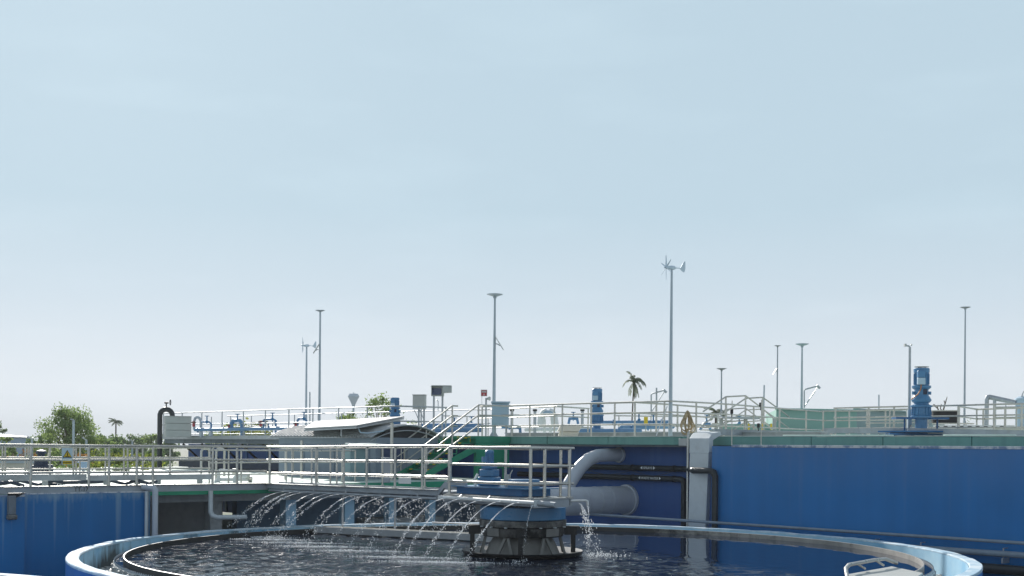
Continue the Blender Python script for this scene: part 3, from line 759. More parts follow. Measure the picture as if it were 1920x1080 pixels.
# ------------------------------------------------------------------ right hand tank walls and the upper deck
ZD = 0.37                     # upper deck level
bL = bpx(1335, -1.04)
rw_ = thing('blue_tank_wall', 'long plain blue tank wall with flaky white coping, on the far side of the clarifier', 'tank wall', S(-1.04, bL, -E))
MB().sbox(-1.04, -0.72, -26, bL, -E, 0.06).build('wall', 'wall_blue', rw_, smooth=False)
MB().sbox(-1.056, -0.70, -26, bpx(1372,-1.04), 0.045, 0.115).build('coping', 'coping', rw_, smooth=False, bevel=.01)
MB().sbox(-1.04, -0.71, bpx(1372,-1.04), bL, 0.06, 0.075).build('coping', 'wall_blue', rw_, smooth=False)
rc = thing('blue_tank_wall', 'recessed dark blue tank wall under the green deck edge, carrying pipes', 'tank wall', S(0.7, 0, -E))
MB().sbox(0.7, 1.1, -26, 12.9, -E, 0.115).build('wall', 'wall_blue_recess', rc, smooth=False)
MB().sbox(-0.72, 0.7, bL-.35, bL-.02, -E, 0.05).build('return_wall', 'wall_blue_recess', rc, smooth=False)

dk = thing('upper_deck', 'pale upper deck with teal green concrete edge above the blue tank walls', 'deck', S(0, 0, 0))
MB().sbox(0.0, 22, -30, 12.6, 0.12, ZD).build('slab', 'mint_deck', dk, smooth=False)
bb = [-30, -14.5, -9.3, -6.8, -4.55, bpx(1282,-.02), 3.3, 6.2, 8.6, 12.6]
for i in range(len(bb)-1):
    if i == 4: continue
    off = rnd.uniform(-.008,.008)
    MB().sbox(-.10+off, -0.002, bb[i]+.008, bb[i+1]-.008, 0.10, ZD-.012).build('edge_panel', 'green_edge', dk, bevel=.015)
MB().sbox(-.10, -0.002, bb[4]+.008, bb[5]-.008, 0.10, ZD-.012).build('edge_panel', 'green_edge', dk)
MB().sbox(-.12, 0.10, -30, 12.6, ZD-.010, ZD+.008).build('edge_lip', 'mint_deck', dk, bevel=.006)
MB().sbox(0.0, 0.6, -26, 12.6, 0.04, 0.118).build('soffit_beam', 'concrete_dark', dk)
MB().sbox(-.115, .02, 8.62, 12.62, 0.12, ZD-.011).build('stair_head', 'green_steel', dk)
for b in (10.5, 11.9, 12.4):
    MB().sbox(-.119, -.112, b-.04, b+.04, 0.16, ZD-.02).build('yellow_mark', 'yellow', dk)
cu = thing('concrete_upstand', 'low grey concrete upstand running along the upper deck behind the railing', 'upstand', S(2.6, 6, ZD))
MB().sbox(2.6, 2.9, -3.0, 11.5, ZD, ZD+.15).build('upstand', 'concrete', cu)
MB().sbox(2.55, 2.95, -3.0, 11.5, ZD+.151, ZD+.18).build('cap', 'steel_shade', cu)

# ------------------------------------------------------------------ pipes along the recessed wall
def wall_pipe(name, label, pts, r, mat, cat='pipe', group=None, clamps=(), text=None):
    t = thing(name, label, cat, pts[0], group)
    MB().tube(pts, r, 14).build('pipe', mat, t)
    for q in clamps: MB().cyl(V(q)-U3*.03, V(q)+U3*.03, r*1.18).build('clamp', 'duct_grey' if mat != 'black_pipe' else 'black_iron', t)
    return t
def label_text(parent, s, p, size, mat, xdir, cat=None):
    cu_ = bpy.data.curves.new('lettering', 'FONT'); cu_.body = s; cu_.size = size; cu_.align_x = 'CENTER'; cu_.align_y = 'CENTER'; cu_.extrude = .002
    tmp = bpy.data.objects.new('lettering', cu_); COL.objects.link(tmp); bpy.context.view_layer.update()
    me = bpy.data.meshes.new_from_object(tmp.evaluated_get(bpy.context.evaluated_depsgraph_get())); bpy.data.objects.remove(tmp)
    me.materials.clear(); me.materials.append(MATS[mat])
    o = bpy.data.objects.new('lettering', me); COL.objects.link(o)
    xd = V(xdir).normalized(); zd = Z3; yd = xd.cross(zd)   # face looks along yd
    M = Matrix((xd, zd, yd)).transposed()
    o.rotation_euler = M.to_euler(); o.parent = parent; o.location = V(p) - ROOT[parent.name]
    return o
zA, zB = -0.64, -0.965
ac = .56
bt, bm_, bd = 14, bpx(1283, ac), bpx(1342, -1.2)
t1 = wall_pipe('black_pipe', 'upper black pipe on the recessed blue wall, passing behind the grey duct', [S(ac, 8.4, zA), S(ac, bpx(1283,ac), zA), S(ac-.06, bpx(1287,ac), zA), S(-1.12, bpx(1302,-1.12), zA), S(-1.16, bL-.05, zA), S(-1.16, bL-.17, zA-.04), S(-1.16, bL-.22, zA-.16), S(-1.16, bL-.22, -E)], .088, 'black_pipe', group='black pipes on the recessed blue wall',
          clamps=[S(ac, bpx(x,ac), zA) for x in (1090, 1187, 1265)])
t2 = wall_pipe('black_pipe', 'lower black pipe on the recessed blue wall, turning down beside the grey duct', [S(ac, 8.4, zB), S(ac, bm_+.12, zB), S(ac, bm_+.03, zB-.04), S(ac, bm_, zB-.14), S(ac, bm_, -E)], .09, 'black_pipe', group='black pipes on the recessed blue wall',
          clamps=[S(ac, bpx(x,ac), zB) for x in (1090, 1187, 1265)])
label_text(t1, '\u25C4 SPRAYS \u25BA', S(ac-.11, bpx(1219,ac), zA), .115, 'white', -U3)
label_text(t2, '\u25C4 WASTE WATER \u25BA', S(ac-.095, bpx(1222,ac), zB), .105, 'white', -U3)
for k, (x0, x1) in enumerate(((1020,1100),(1100,1185),(1188,1262))):
    pts = [S(ac-.06, bpx(x0+(x1-x0)*i/10, ac), zA-.10-.14*math.sin(PI*i/10)) for i in range(11)]
    tag(MB().tube(pts, .012, 6).build('hanging_cable', 'tarp', loc=pts[0]), ('slack dark cable hanging between the two black pipes, hidden end by the grey elbow', 'slack dark cable between the black pipes, just right of the big grey elbow', 'slack dark cable between the black pipes, under the white lettering')[k], 'cable', 'slack cables on the recessed wall')

# big grey pipes coming out of the recessed wall
bq = bpx(1178, .7); zq = at(1170, 937, 40.8).z - E
bigp = thing('influent_pipe', 'very wide grey pipe leaving the recessed wall towards the clarifier', 'pipe', S(.7, bq, zq))
MB().tube([S(.7,bq,zq), S(-4.4,bq,zq), S(-4.8,bq,zq-.10), S(-5.0,bq,zq-.4), S(-5.02,bq,-E)], .45, 32).build('pipe', 'grey_pipe', bigp)
for a in (-.35, -.85, -1.45, -3.0):
    MB().tube([S(a-.02,bq,zq), S(a+.02,bq,zq)], .462, 32).build('joint_ring', 'grey_pipe', bigp)
MB().tube([S(.58,bq,zq), S(.69,bq,zq)], .50, 32).build('wall_flange', 'grey_pipe', bigp)
zt = at(1163, 853, 41.2).z - E; be = bpx(1163, .7)
pc = S(-.1, be, zt)
pe = S(-2.05, bq-.0, zq+.40)
mid = [S(.7,be,zt), S(.1,be,zt), S(-.35,be+.02,zt-.03), S(-.75,be+.03,zt-.16), S(-1.12,be+.02,zt-.40), S(-1.45,be,zt-.72), S(-1.75,be-.02,zt-1.05), S(-2.1,be-.05,zt-1.45)]
el = thing('elbow_pipe', 'smooth grey elbow pipe bending down from the recessed wall onto the wide pipe', 'pipe', S(.7, be, zt))
MB().tube(mid, .215, 28).build('pipe', 'grey_pipe', el)
MB().tube([S(.6,be,zt), S(.69,be,zt)], .25, 28).build('wall_flange', 'grey_pipe', el)

# tall grey duct
du = thing('grey_duct', 'tall grey sheet metal duct with hooded top standing between the two blue walls', 'duct', S(-.75, bpx(1312,-.75), -E))
bx0, bx1 = bpx(1334,-.75), bpx(1299,-.75); bx2, bx3 = bpx(1326,-.75), bpx(1296,-.75)
zt_ = .50
MB().quadbox([S(-.86,bx2,-E),S(-.72,bx2,-E),S(-.72,bx3+.03,-E),S(-.86,bx3+.03,-E),S(-.88,bx0,-.12),S(-.70,bx0,-.12),S(-.70,bx1,-.12),S(-.88,bx1,-.12)]).build('shaft', 'duct_grey', du, bevel=.015)
hd = MB()
poly = [(-.88,-.118),(-.88,.30),(-.72,.46),(-.36,.50),(-.34,.40),(-.70,.25),(-.70,-.118)]
hd.prism([S(a,bx0-.02,z) for a,z in poly], U3*(bx1-bx0+.04)).build('hood', 'duct_grey', du, smooth=False, bevel=.01)
MB().tube([S(-.88,bx0-.01,-.12),S(-.88,bx1+.01,-.12)], .014).build('seam', 'duct_grey', du)
bz = bpx(1290, -.35)
tag(MB().tube([S(-.35,bz,-E), S(-.35,bz,.45), S(-.3,bz,.5)], .035, 10).build('white_conduit', 'steel', loc=S(-.35,bz,-E)), 'thin pale vertical conduit running down just left of the grey duct', 'conduit')
jb = thing('junction_box', 'small grey junction box with looping cables on the green deck edge beside the duct', 'junction box', S(-.25, bz+.2, .1))
MB().sbox(-.30,-.14, bz+.1, bz+.42, .08, .30).build('box', 'grey_cabinet', jb, bevel=.01)
for k in range(3):
    MB().tube([S(-.24, bz+.15-.08*k, .1), S(-.26, bz-.1-.1*k, -.05-.1*k), S(-.2, bz-.25, -.3-.2*k), S(-.1, bz-.2, -1.2-.3*k)], .013, 6).build('cable', 'tarp', jb)

# rail pipes along the foot of the right hand wall
def wallpipe2(label, a, z0, z1, r, b_l, b_r, mat):
    t = thing('wall_foot_pipe', label, 'pipe', S(a, b_l, z0), 'pipes along the foot of the blue wall')
    MB().tube([S(a, b_l, z0), S(a, b_r, z1)], r, 12).build('pipe', mat, t)
    return t
w1 = wallpipe2('upper thin grey pipe along the foot of the blue wall behind the clarifier rim', -1.36, -2.10, -2.12, .042, 6.6, -20, 'wall_pipe')
w2 = wallpipe2('thicker blue grey pipe with brackets along the foot of the blue wall', -1.34, -2.42, -2.36, .075, bpx(1500,-1.3), -20, 'wall_pipe')
for x in (1645, 1730, 1885):
    b = bpx(x, -1.25)
    MB().sbox(-1.36,-1.05, b-.02, b+.02, -2.62, -2.50).build('bracket', 'steel_shade', w2)
    MB().tube([S(-1.30,b,-2.62), S(-1.30,b,-2.27), S(-1.10,b,-2.27)], .014).build('strap', 'steel_shade', w2)
w3 = wallpipe2('black pipe low on the blue wall at the right end of the clarifier rim', -1.3, -2.78, -2.74, .12, -5, -20, 'black_pipe')
w4 = wallpipe2('lowest black pipe at the foot of the blue wall', -1.36, -3.12, -3.08, .13, -5, -20, 'black_pipe')

# ------------------------------------------------------------------ lower deck, side walkway and left tank
ZL = -1.14
lo = thing('lower_deck', 'pale lower deck slab with bright green edge carried on columns behind the bridge', 'deck', S(-11.2, 5.2, ZL))
polyd = [(-40,5.35),(-11.1,5.35),(-9.5,6.5),(-3.8,7.3),(-0.3,7.3),(-0.3,13),(-0.3,33),(-22,33),(-40,16)]
MB().prism([S(a,b,ZL-.20) for a,b in polyd], (0,0,.20)).build('slab', 'mint_deck', lo, smooth=False)
for (p,q) in zip(polyd[:4], polyd[1:5]):
    A, B = S(p[0],p[1],ZL-.105), S(q[0],q[1],ZL-.105)
    nn_ = (B-A).cross(Z3).normalized()*.035
    if nn_.y > 0: nn_ = -nn_
    MB().beam(A+nn_, B+nn_, .05, .185).build('edge_band', 'green_bright', lo)
for a, b, wdt, mat in ((-12.6,6.3,.36,'concrete'),(bpx(466,9)*0-9.8,7.0,.36,'pale_blue'),(-7.2,7.8,.36,'pale_blue'),(-5.3,8.1,.30,'pale_blue'),(-3.5,8.3,.26,'pale_blue'),(-16,6.3,.36,'concrete'),(-1.5,8.0,.3,'concrete')):
    MB().box(S(a,b,-E), (wdt,wdt,E+ZL-.21), YAW).build('column', mat, lo, bevel=.015)
MB().sbox(-40,-10.4,5.9,6.3,ZL-.42,ZL-.205).build('edge_girder', 'concrete', lo)
MB().quadbox([S(-10.3,6.3,ZL-.45),S(-3.5,8.1,ZL-.45),S(-3.5,8.4,ZL-.45),S(-10.3,6.6,ZL-.45),S(-10.3,6.3,ZL-.205),S(-3.5,8.1,ZL-.205),S(-3.5,8.4,ZL-.205),S(-10.3,6.6,ZL-.205)]).build('edge_girder', 'concrete_dark', lo)
bwl = thing('basement_wall', 'dim concrete wall in the shade under the lower deck', 'wall', S(-6, 12, -E))
MB().sbox(-40,-10,10.6,10.9,-E,ZL-.21).build('wall', 'basement_pale', bwl, smooth=False)
MB().sbox(-9.99,-1.0,9.7,10.0,-E,ZL-.21).build('wall', 'basement_blue', bwl, smooth=False)
MB().sbox(-.99,-.7,7.8,13.0,-E,ZL-.21).build('wall', 'basement_blue', bwl, smooth=False)
for i, (a0,a1,b0_,b1_,h,m_) in enumerate(((-22,-11.5,5.95,9.5,.85,'concrete'),(-9,-6.6,8.6,9.6,1.0,'concrete'),(-5.6,-2.6,8.7,9.6,1.2,'concrete'))):
    o = MB().sbox(a0,a1,b0_,b1_,-E,-E+h).build('concrete_plinth', m_, loc=S(a0,b0_,-E), bevel=.02)
    tag(o, ('long low concrete plinth in the shade under the lower deck', 'square concrete plinth in the shade left of the blue columns', 'dark concrete plinth in the shade behind the blue columns')[i], 'plinth')
# drain pipe and troughs under the deck edge
dp = thing('drain_pipe', 'grey drain pipe dropping from the deck edge and bending right under the lower deck', 'pipe', S(-10.9, 5.15, ZL))
pA = at(395, 920, 33.2)
MB().tube([pA, V((pA.x,pA.y,E-1.80)), V((pA.x+.05,pA.y,E-1.90)), V((pA.x+.17,pA.y+.05,E-1.95)), V((pA.x+.9,pA.y+.3,E-1.95))], .065, 12).build('pipe', 'duct_grey', dp)
pl = thing('grey_post', 'thin grey post standing at the right end of the left blue tank wall', 'post', at(276, 1000, 31.4)*1.0)
ROOT[pl.name] = V(pl.location)
for x, rr_, y0 in ((275,.045,921),(291,.075,915)):
    q = at(x, y0, 31.6)
    if x == 275: MB().tube([q, V((q.x,q.y,0))], rr_, 10).build('post', 'duct_grey', pl)
    else:
        o = thing('drain_post', 'blue grey vertical pipe with bent top beside the left blue tank wall', 'pipe', V((q.x,q.y,0)))
        MB().tube([q+V((-.35,.1,.02)), q+V((-.05,0,.0)), q+V((0,0,-.06)), V((q.x,q.y,0))], rr_, 12).build('pipe', 'grey_pipe', o)

# side walkway
BW = BK                      # front line of the walkway runs along a at b = BW
def awx(px): return apx(px, BW)
wk = thing('side_walkway', 'grey steel walkway edge with channel beam running off to the left of the bridge', 'walkway', S(-14, BW, -1.1))
ZW0 = zb(BK)
MB().sbox(-40, AF+.03, BW-.03, BW+.03, ZW0-.17, ZW0).build('edge_beam', 'channel', wk)
MB().sbox(-40, AF+.06, BW-.09, BW+.10, ZW0+.001, ZW0+.014).build('beam_flange', 'steel', wk)
label_text(wk, 'TT-17', S(awx(152), BW-.035, ZW0-.085), .14, 'black', R3)
ch = thing('cable_channel', 'grey cable channel on short legs running along the back of the side walkway', 'cable channel', S(-14, BW+1.35, -1))
BC2 = BW+1.35
ax0, ax1 = apx(395, BC2), -40
mids = apx(165, BC2)
MB().sbox(mids+.05, ax0, BC2-.06, BC2+.06, -.97, -.82).build('channel', 'channel', ch)
MB().sbox(ax1, mids-.05, BC2-.06, BC2+.06, -.955, -.79).build('channel', 'channel', ch)
for x in (85, 200, 258, 297, 375): 
    a = apx(x, BC2); MB().sbox(a-.06, a+.06, BC2-.05, BC2+.05, ZL, -.96).build('leg', 'concrete', ch)
railing('walkway_railing', 'three bar railing along the near edge of the side walkway, carrying the warning sign', [S(-40,BW,ZW0), S(AF,BW,ZW0)],
        [S(awx(x),BW,ZW0) for x in (-90,-20,58,167,205,257,287,399,445)], H=(1.0,.645,.34), rp=.032, rr=.033)
railing('walkway_railing', 'railing on the cable channel along the far side of the walkway', [S(-40,BC2,-.82), S(ax0,BC2,-.82)],
        [S(apx(x,BC2),BC2,-.82) for x in (-80,5,10,48,53,94,138,143,150,198,233,240,268,319)], H=(.72,.45,.16), rp=.022, rr=.026)
railing('deck_railing', 'railing across the lower deck between the walkway corner and the grey cabin', [S(-12.4,BW+1.9,ZL), S(-7.0,BW+2.6,ZL)],
        [S(-12.4+5.4*t,BW+1.9+.7*t,ZL) for t in (0,.12,.2,.5,.72,.9,1)], H=(.98,.62,.28), rp=.024, rr=.024)
# bent standpipes on the lower deck
for i, (x, Y) in enumerate(((388,38.5),(416,38.5),(545,41))):
    q = at(x, 905, Y); q.z = E+ZL
    t = thing('standpipe', ('bent pale standpipe behind the walkway corner, the left one of two', 'bent pale standpipe behind the walkway corner, the right one of two', 'bent pale standpipe beside the blue drum at the cabin corner')[i], 'pipe', q, 'bent standpipes on the lower deck')
    MB().tube([q-R3*.2+Z3*0, q-R3*.2+Z3*.92, q-R3*.15+Z3*1.0, q+R3*.02+Z3*1.0, q+R3*.08+Z3*.95, q+R3*.08+Z3*.15], .035, 10).build('pipe', 'steel', t)
for i,(x0,y0,x1,y1,Y) in enumerate(((405,899,470,899,37.5),(410,882,440,884,37.5),(440,893,465,893,37.2))):
    p, q = at(x0,y0,Y), at(x1,y1,Y+.4)
    t = thing('valve_pipe', ('low pale pipe on the lower deck behind the bridge corner', 'short upper pale pipe with valve behind the bridge corner', 'short pale pipe stub nearest the bridge corner')[i], 'pipe', V((p.x,p.y,E+ZL)), 'pipe stubs on the lower deck')
    MB().tube([V((p.x,p.y,E+ZL)), V((p.x,p.y,p.z-.05)), p+V((.05,0,0)), q], .05, 10).build('pipe', 'white_pipe', t)
    MB().cyl(q-V((.06,0,0)), q+V((.04,0,0)), .09).build('flange', 'steel', t)

# left blue tank walls
aE = apx(281, BW-.05)
lt = thing('blue_tank_wall', 'streaky blue tank wall with lime runs under the side walkway', 'tank wall', S(aE, BW, -E))
aS = apx(38, BW-.10)
MB().sbox(aS, aE, BW-.10, BW+.22, -E, -1.235).build('wall', 'tank_blue', lt, smooth=False)
MB().sbox(aS-.02, aE-.15, BW-.115, BW+.2, -1.235, -1.205).build('coping', 'coping', lt)
lt2 = thing('blue_tank_wall', 'plain blue tank wall at the far left, a little in front of the streaky one', 'tank wall', S(aS-3, BW-.6, -E))
MB().sbox(-40, aS-.0, BW-.42, BW-.10, -E, -1.27).build('wall', 'tank_blue', lt2, smooth=False)
MB().sbox(-40, aS+.01, BW-.435, BW-.05, -1.27, -1.235).build('coping', 'coping', lt2)
bk_ = thing('beam_bracket', 'rusty bracket with lump of concrete hanging under the walkway beam', 'bracket', S(aS-.25, BW-.5, -1.6))
MB().sbox(aS-.42, aS-.25, BW-.58, BW-.43, -1.68, -1.24).build('post', 'concrete_dark', bk_, bevel=.02)
MB().sbox(aS-.44, aS-.22, BW-.60, BW-.44, -1.80, -1.681).build('concrete_lump', 'old_concrete', bk_, bevel=.03)
MB().prism([S(aS-.40,BW-.50,-1.18), S(aS+.0,BW-.50,-1.18), S(aS-.25,BW-.50,-1.30), S(aS-.40,BW-.5,-1.30)], U3*.08).build('gusset', 'black_iron', bk_)
# another round tank cut by the lower left corner of the view
nt_ = thing('round_clarifier_tank', 'rim of another round tank, just showing in the near corner', 'tank', (-12.0,13.2,0))
CN = V((-12.0,13.2,E))
MB().lathe(CN, [(8.5,-E),(8.5,-2.25)], 128).build('outer_wall', 'round_blue', nt_)
MB().lathe(CN, [(8.505,-2.25),(8.505,-2.21),(8.49,-2.2),(8.26,-2.2),(8.25,-2.21),(8.25,-3.4)], 128).build('rim', 'rim_top', nt_)
MB().lathe(CN, [(.01,-2.6),(8.25,-2.6)], 64).build('water', 'pond_water', loc=CN-Z3*2.6)['kind'] = 'structure'
# warning sign on the walkway railing
sg = thing('warning_sign', 'pale warning sign with yellow triangle over a yellow plate, on the walkway railing', 'sign', S(awx(124), BW-.06, -.7))
sa_, sb_ = awx(114), awx(134)
z1_, z0_ = at(124,840,30).z-E, at(124,862,30).z-E
MB().sbox(sa_, sb_, BW-.075, BW-.06, z0_, z1_).build('panel', 'sign_face', sg, bevel=.004)
MB().sbox(sa_, sb_, BW-.075, BW-.06, z0_-.125, z0_-.015).build('lower_panel', 'sign_face', sg)
MB().sbox(sa_+.02, sb_-.02, BW-.081, BW-.077, z0_-.115, z0_-.03).build('yellow_plate', 'yellow', sg)
ac_ = (sa_+sb_)/2; zc_ = (z0_+z1_)/2-.09
tri = lambda k: [S(ac_-.115*k, BW-.078, zc_+.095-.10*k), S(ac_+.115*k, BW-.078, zc_+.095-.10*k), S(ac_, BW-.078, zc_+.06+.12*k)]
MB().prism(tri(1.0), -U3*.004).build('triangle_border', 'black', sg, smooth=False)
MB().prism([p-U3*.005 for p in tri(.80)], -U3*.004).build('triangle', 'yellow', sg, smooth=False)
MB().beam(S(ac_, BW-.088, zc_+.04), S(ac_, BW-.088, zc_+.105), .012, .02).ball(S(ac_,BW-.088,zc_+.125), .014).beam(S(ac_-.05,BW-.088,zc_+.02), S(ac_+.05,BW-.088,zc_+.02), .012, .014).build('pictogram', 'black', sg, smooth=False)
label_text(sg, 'WARNING', S(ac_, BW-.084, z0_-.072), .052, 'black', R3)
# ------------------------------------------------------------------ railings of the upper deck
def D(px, Y): 
    q = at(px, 838, Y); return V((q.x, q.y, E+ZD))
HD = (1.1,.76,.38)
FE = [S(.12, b, ZD) for b in (bpx(900,.12), bpx(1255,.12))]
railing('deck_railing', 'three bar railing along the green deck edge up to the turbine mast', FE,
        [S(.12, bpx(x,.12), ZD) for x in (904,993,1054,1152,1245)], H=HD, rp=.030, rr=.028)
c1, c2, c3 = S(.12, bpx(1255,.12), ZD), D(1370,41.2), D(1455,44.4)
c4 = D(1545,48.5)
railing('deck_railing', 'railing leading away from the mast to the green tank', [c1,c2,c3,c4],
        [D(1305,39.6),D(1361,41.0),D(1413,42.7),D(1461,44.6),D(1511,46.9)], H=HD, rp=.030, rr=.028)
r0, r1, r2 = D(1563,44), D(1796,40.3), D(1960,38)
railing('deck_railing', 'long near railing on the right in front of the big blue mixer motor', [r0,r1,r2],
        [D(x, 44-(x-1563)*.0158) for x in (1566,1628,1676,1796,1864,1915)], H=(1.1,.76,.38), rp=.032, rr=.03)
railing('deck_railing', 'second railing behind the long near one, in front of the green tank corner', [D(1540,47.5),D(1592,47.0),D(1720,44.5)],
        [D(1543,47.4),D(1592,47),D(1630,46.3),D(1660,45.7),D(1700,44.8)], H=(1.1,.74,.36), rp=.03, rr=.028)
railing('deck_railing', 'low railing inside the mixer platform with bright lowest bar', [D(1623,42.5),D(1745,40.8)],
        [D(1625,42.5),D(1668,42),D(1740,40.9)], H=(1.0,.55,.08), rp=.024, rr=.026)
railing('deck_railing', 'railing at the far right corner below the grey pipe frame', [D(1796,42.5),D(1831,45.5),D(1960,43)],
        [D(1798,42.6),D(1831,45.5),D(1843,45.2),D(1905,44.2)], H=(1.15,.80,.40), rp=.03, rr=.028)
railing('deck_railing', 'paler railing behind the pipe frame at the far right', [D(1862,40.5),D(1960,39.6)],
        [D(1864,40.5),D(1884,40.3),D(1930,39.9)], H=(1.05,.72,.36), rp=.036, rr=.03)
railing('deck_railing', 'back railing across the upper deck behind the white cowl', [D(895,50.2),D(1044,44.8),D(1104,46.9)],
        [D(960,47.9),D(1039,45),D(1102,46.8)], H=(1.1,.76,.38), rp=.028, rr=.026)
railing('deck_railing', 'heavy railing in front of the blue motor in the middle of the deck', [D(1105,43.2),D(1190,41.5),D(1255,43.5),D(1330,46.5)],
        [D(1108,43.2),D(1190,41.5),D(1230,42.7),D(1270,44.0)], H=(1.16,.80,.42), rp=.034, rr=.032)
railing('deck_railing', 'distant railing seen through the rails between the mast and the crossover', [D(1150,55),D(1460,56)],
        [D(x,55) for x in (1160,1220,1290,1345,1400,1450)], H=(1.05,.7,.35), rp=.03, rr=.028)
railing('deck_railing', 'distant railing behind the stair head with pipes in front', [D(830,58),D(960,60)],
        [D(x,58.5) for x in (850,875,915,950)], H=(1.05,.55), rp=.026, rr=.026)
# grey cable trays outside the railings on the right
for i,(x0,y0,x1,y1,Y0,Y1,h) in enumerate(((1337,810,1560,815,38.6,44,.17),(1546,808,1700,808,42.4,40.2,.16),(1703,808,1960,813,40.0,37.0,.16))):
    p, q = at(x0,y0,Y0), at(x1,y1,Y1)
    t = thing('cable_tray', ('long grey cable tray on the deck edge right of the duct', 'grey cable tray with open white end under the middle of the right railing', 'grey cable tray at the foot of the big blue mixer')[i], 'cable tray', p, 'cable trays along the deck edge')
    MB().beam(p, q, .10, h).build('tray', 'channel', t)
    MB().beam(p+Z3*(h/2+.006), q+Z3*(h/2+.006), .13, .012).build('lid', 'steel_shade', t)
    n = 5
    for k in range(n):
        m = lerp(p, q, (k+.4)/n); MB().beam(V((m.x,m.y,E+ZD)), m-Z3*(h/2), .05, .06).build('leg', 'steel', t)
for k in range(3):    # raised concrete kerb pieces with sunlit tops on the edge
    x0 = (1475,1566,1775)[k]; x1 = (1556,1670,1900)[k]
    b0_, b1_ = bpx(x1,.35), bpx(x0,.35)
    t = MB().sbox(.15,.5,b0_,b1_,ZD+.009,ZD+.045).build('kerb_block', 'mint_deck', loc=S(.3,b1_,ZD), bevel=.01)
    tag(t, ('pale kerb strip on the deck edge in front of the green tank', 'pale kerb strip on the deck edge left of the big blue mixer', 'pale kerb strip on the deck edge right of the big blue mixer')[k], 'kerb', 'kerb strips on the deck edge')
# thin droppers from the rail to the coping
for k, x in enumerate((1372,1427)):
    q = at(x, 838, 36.0); q = S(-.9, bpx(x,-.9), .1)
    tag(MB().cyl(q, q+Z3*1.28, .014).build('thin_rod', 'steel', loc=q), ('thin steel rod standing on the white coping, left one of two', 'thin steel rod standing on the white coping, right one of two')[k], 'rod', 'thin rods on the coping')
for k,(x,y,Y) in enumerate(((1372,776,35.2),(1426,763,36.5),(1422,802,36.5))):
    q = at(x,y,Y); t = thing('valve_box', ('small black box clipped to the railing above the coping', 'small black box high on the crossover railing', 'small black box low on the crossover railing')[k], 'box', q, 'black boxes on the railing')
    MB().box(q, (.07,.06,.13), .5).build('box', 'black_iron', t, bevel=.008); MB().tube([q, q-Z3*.10], .012).build('cable_stub', 'black_iron', t)
# crossover: two raised railing frames over the pipes
def crossover(pix, Y0, Y1, label, lowx):
    n = len(pix); pts = [at(x, y, Y0+(Y1-Y0)*i/(n-1)) for i,(x,y) in enumerate(pix)]
    t = thing('crossover_railing', label, 'railing', V((pts[0].x,pts[0].y,E+ZD)), 'raised frames over the pipe crossing')
    MB().tube(pts, .028, 8).build('top_rail', 'steel', t)
    for dz in (.45,.9):
        MB().tube([p-Z3*dz for p in pts], .022, 8).build('mid_rail', 'steel', t)
    for p in pts[1:-1]: MB().cyl(V((p.x,p.y,E+ZD)), p, .032, seg=8).build('post', 'steel', t)
crossover(((1318,772),(1361,744),(1398,742),(1432,768),(1456,790)), 44.5, 46, 'raised railing frame over the pipe crossing, nearer one', 0)
crossover(((1357,775),(1398,747),(1430,745),(1462,768),(1480,782)), 47.5, 49, 'raised railing frame over the pipe crossing, farther one', 0)
st = thing('crossover_stair', 'pale stair treads and grey walkway plate under the raised railing frames', 'stair', D(1390,46))
for k in range(5):
    q = at(1308+k*11, 812-k*6, 45.5); MB().beam(q, q+V((.35,.9,0)), .25, .03).build('tread', 'steel', st)
MB().beam(at(1350,783,45.2), at(1420,785,45.2), .9, .05).build('landing', 'steel_shade', st)
for k,x in enumerate((1352,1398,1452)): 
    q = at(x,785,45.4); MB().cyl(V((q.x,q.y,E+ZD)), q, .07).build('leg', 'grey_cabinet', st)

# pale green tank block
gt = thing('green_tank', 'big pale green concrete tank box behind the railings on the right', 'tank', D(1520,50))
gA, gB, gC = at(1455,838,50), at(1606,838,51), at(1752,838,56)
zt_ = at(1455,768,50).z
back = V((2.2,6.5,0))
mb = MB()
for P0,P1 in ((gA,gB),):
    pass
mb.prism([V((p.x,p.y,E+ZD)) for p in (gA,gB,gB+V((1.5,6,0)),gA+V((1,7,0)))], Z3*(zt_-E-ZD-.0)).build('wall', 'green_tank', gt, smooth=False)
gy = thing('grey_tank', 'pale grey tank box between the green tank and the biggest mixer', 'tank', D(1680,54))
gB2 = gB+V((.03,.35,0)); zt3 = at(1752,776,56).z
MB().prism([V((p.x,p.y,E+ZD)) for p in (gB2,gC,gC+V((1.5,3,0)),gB2+V((1.5,5.5,0)))], Z3*(zt3-E-ZD)).build('wall', 'grey_tank', gy, smooth=False)
MB().beam(V((gB2.x+.02,gB2.y-.03,zt3+.03)), V((gC.x,gC.y-.03,zt3+.03)), .25, .06).build('coping', 'grey_tank', gy)
MB().beam(V((gA.x,gA.y-.03,zt_+.03)), V((gB.x,gB.y-.03,zt_+.03)), .25, .06).build('coping', 'green_tank', gt)
gl = thing('green_plinth', 'low pale green wall with yellow posts left of the green tank', 'wall', D(1400,49))
MB().beam(at(1352,808,49), at(1456,808,50.5), .2, .55).build('wall', 'green_tank', gl)
for k,x in enumerate((1404,1418,1430,1434,1446)):
    q = at(x, 812 if k%2 else 800, 47.8); MB().cyl(q-Z3*.12, q+Z3*.12, .035).build('yellow_post', 'yellow', gl)

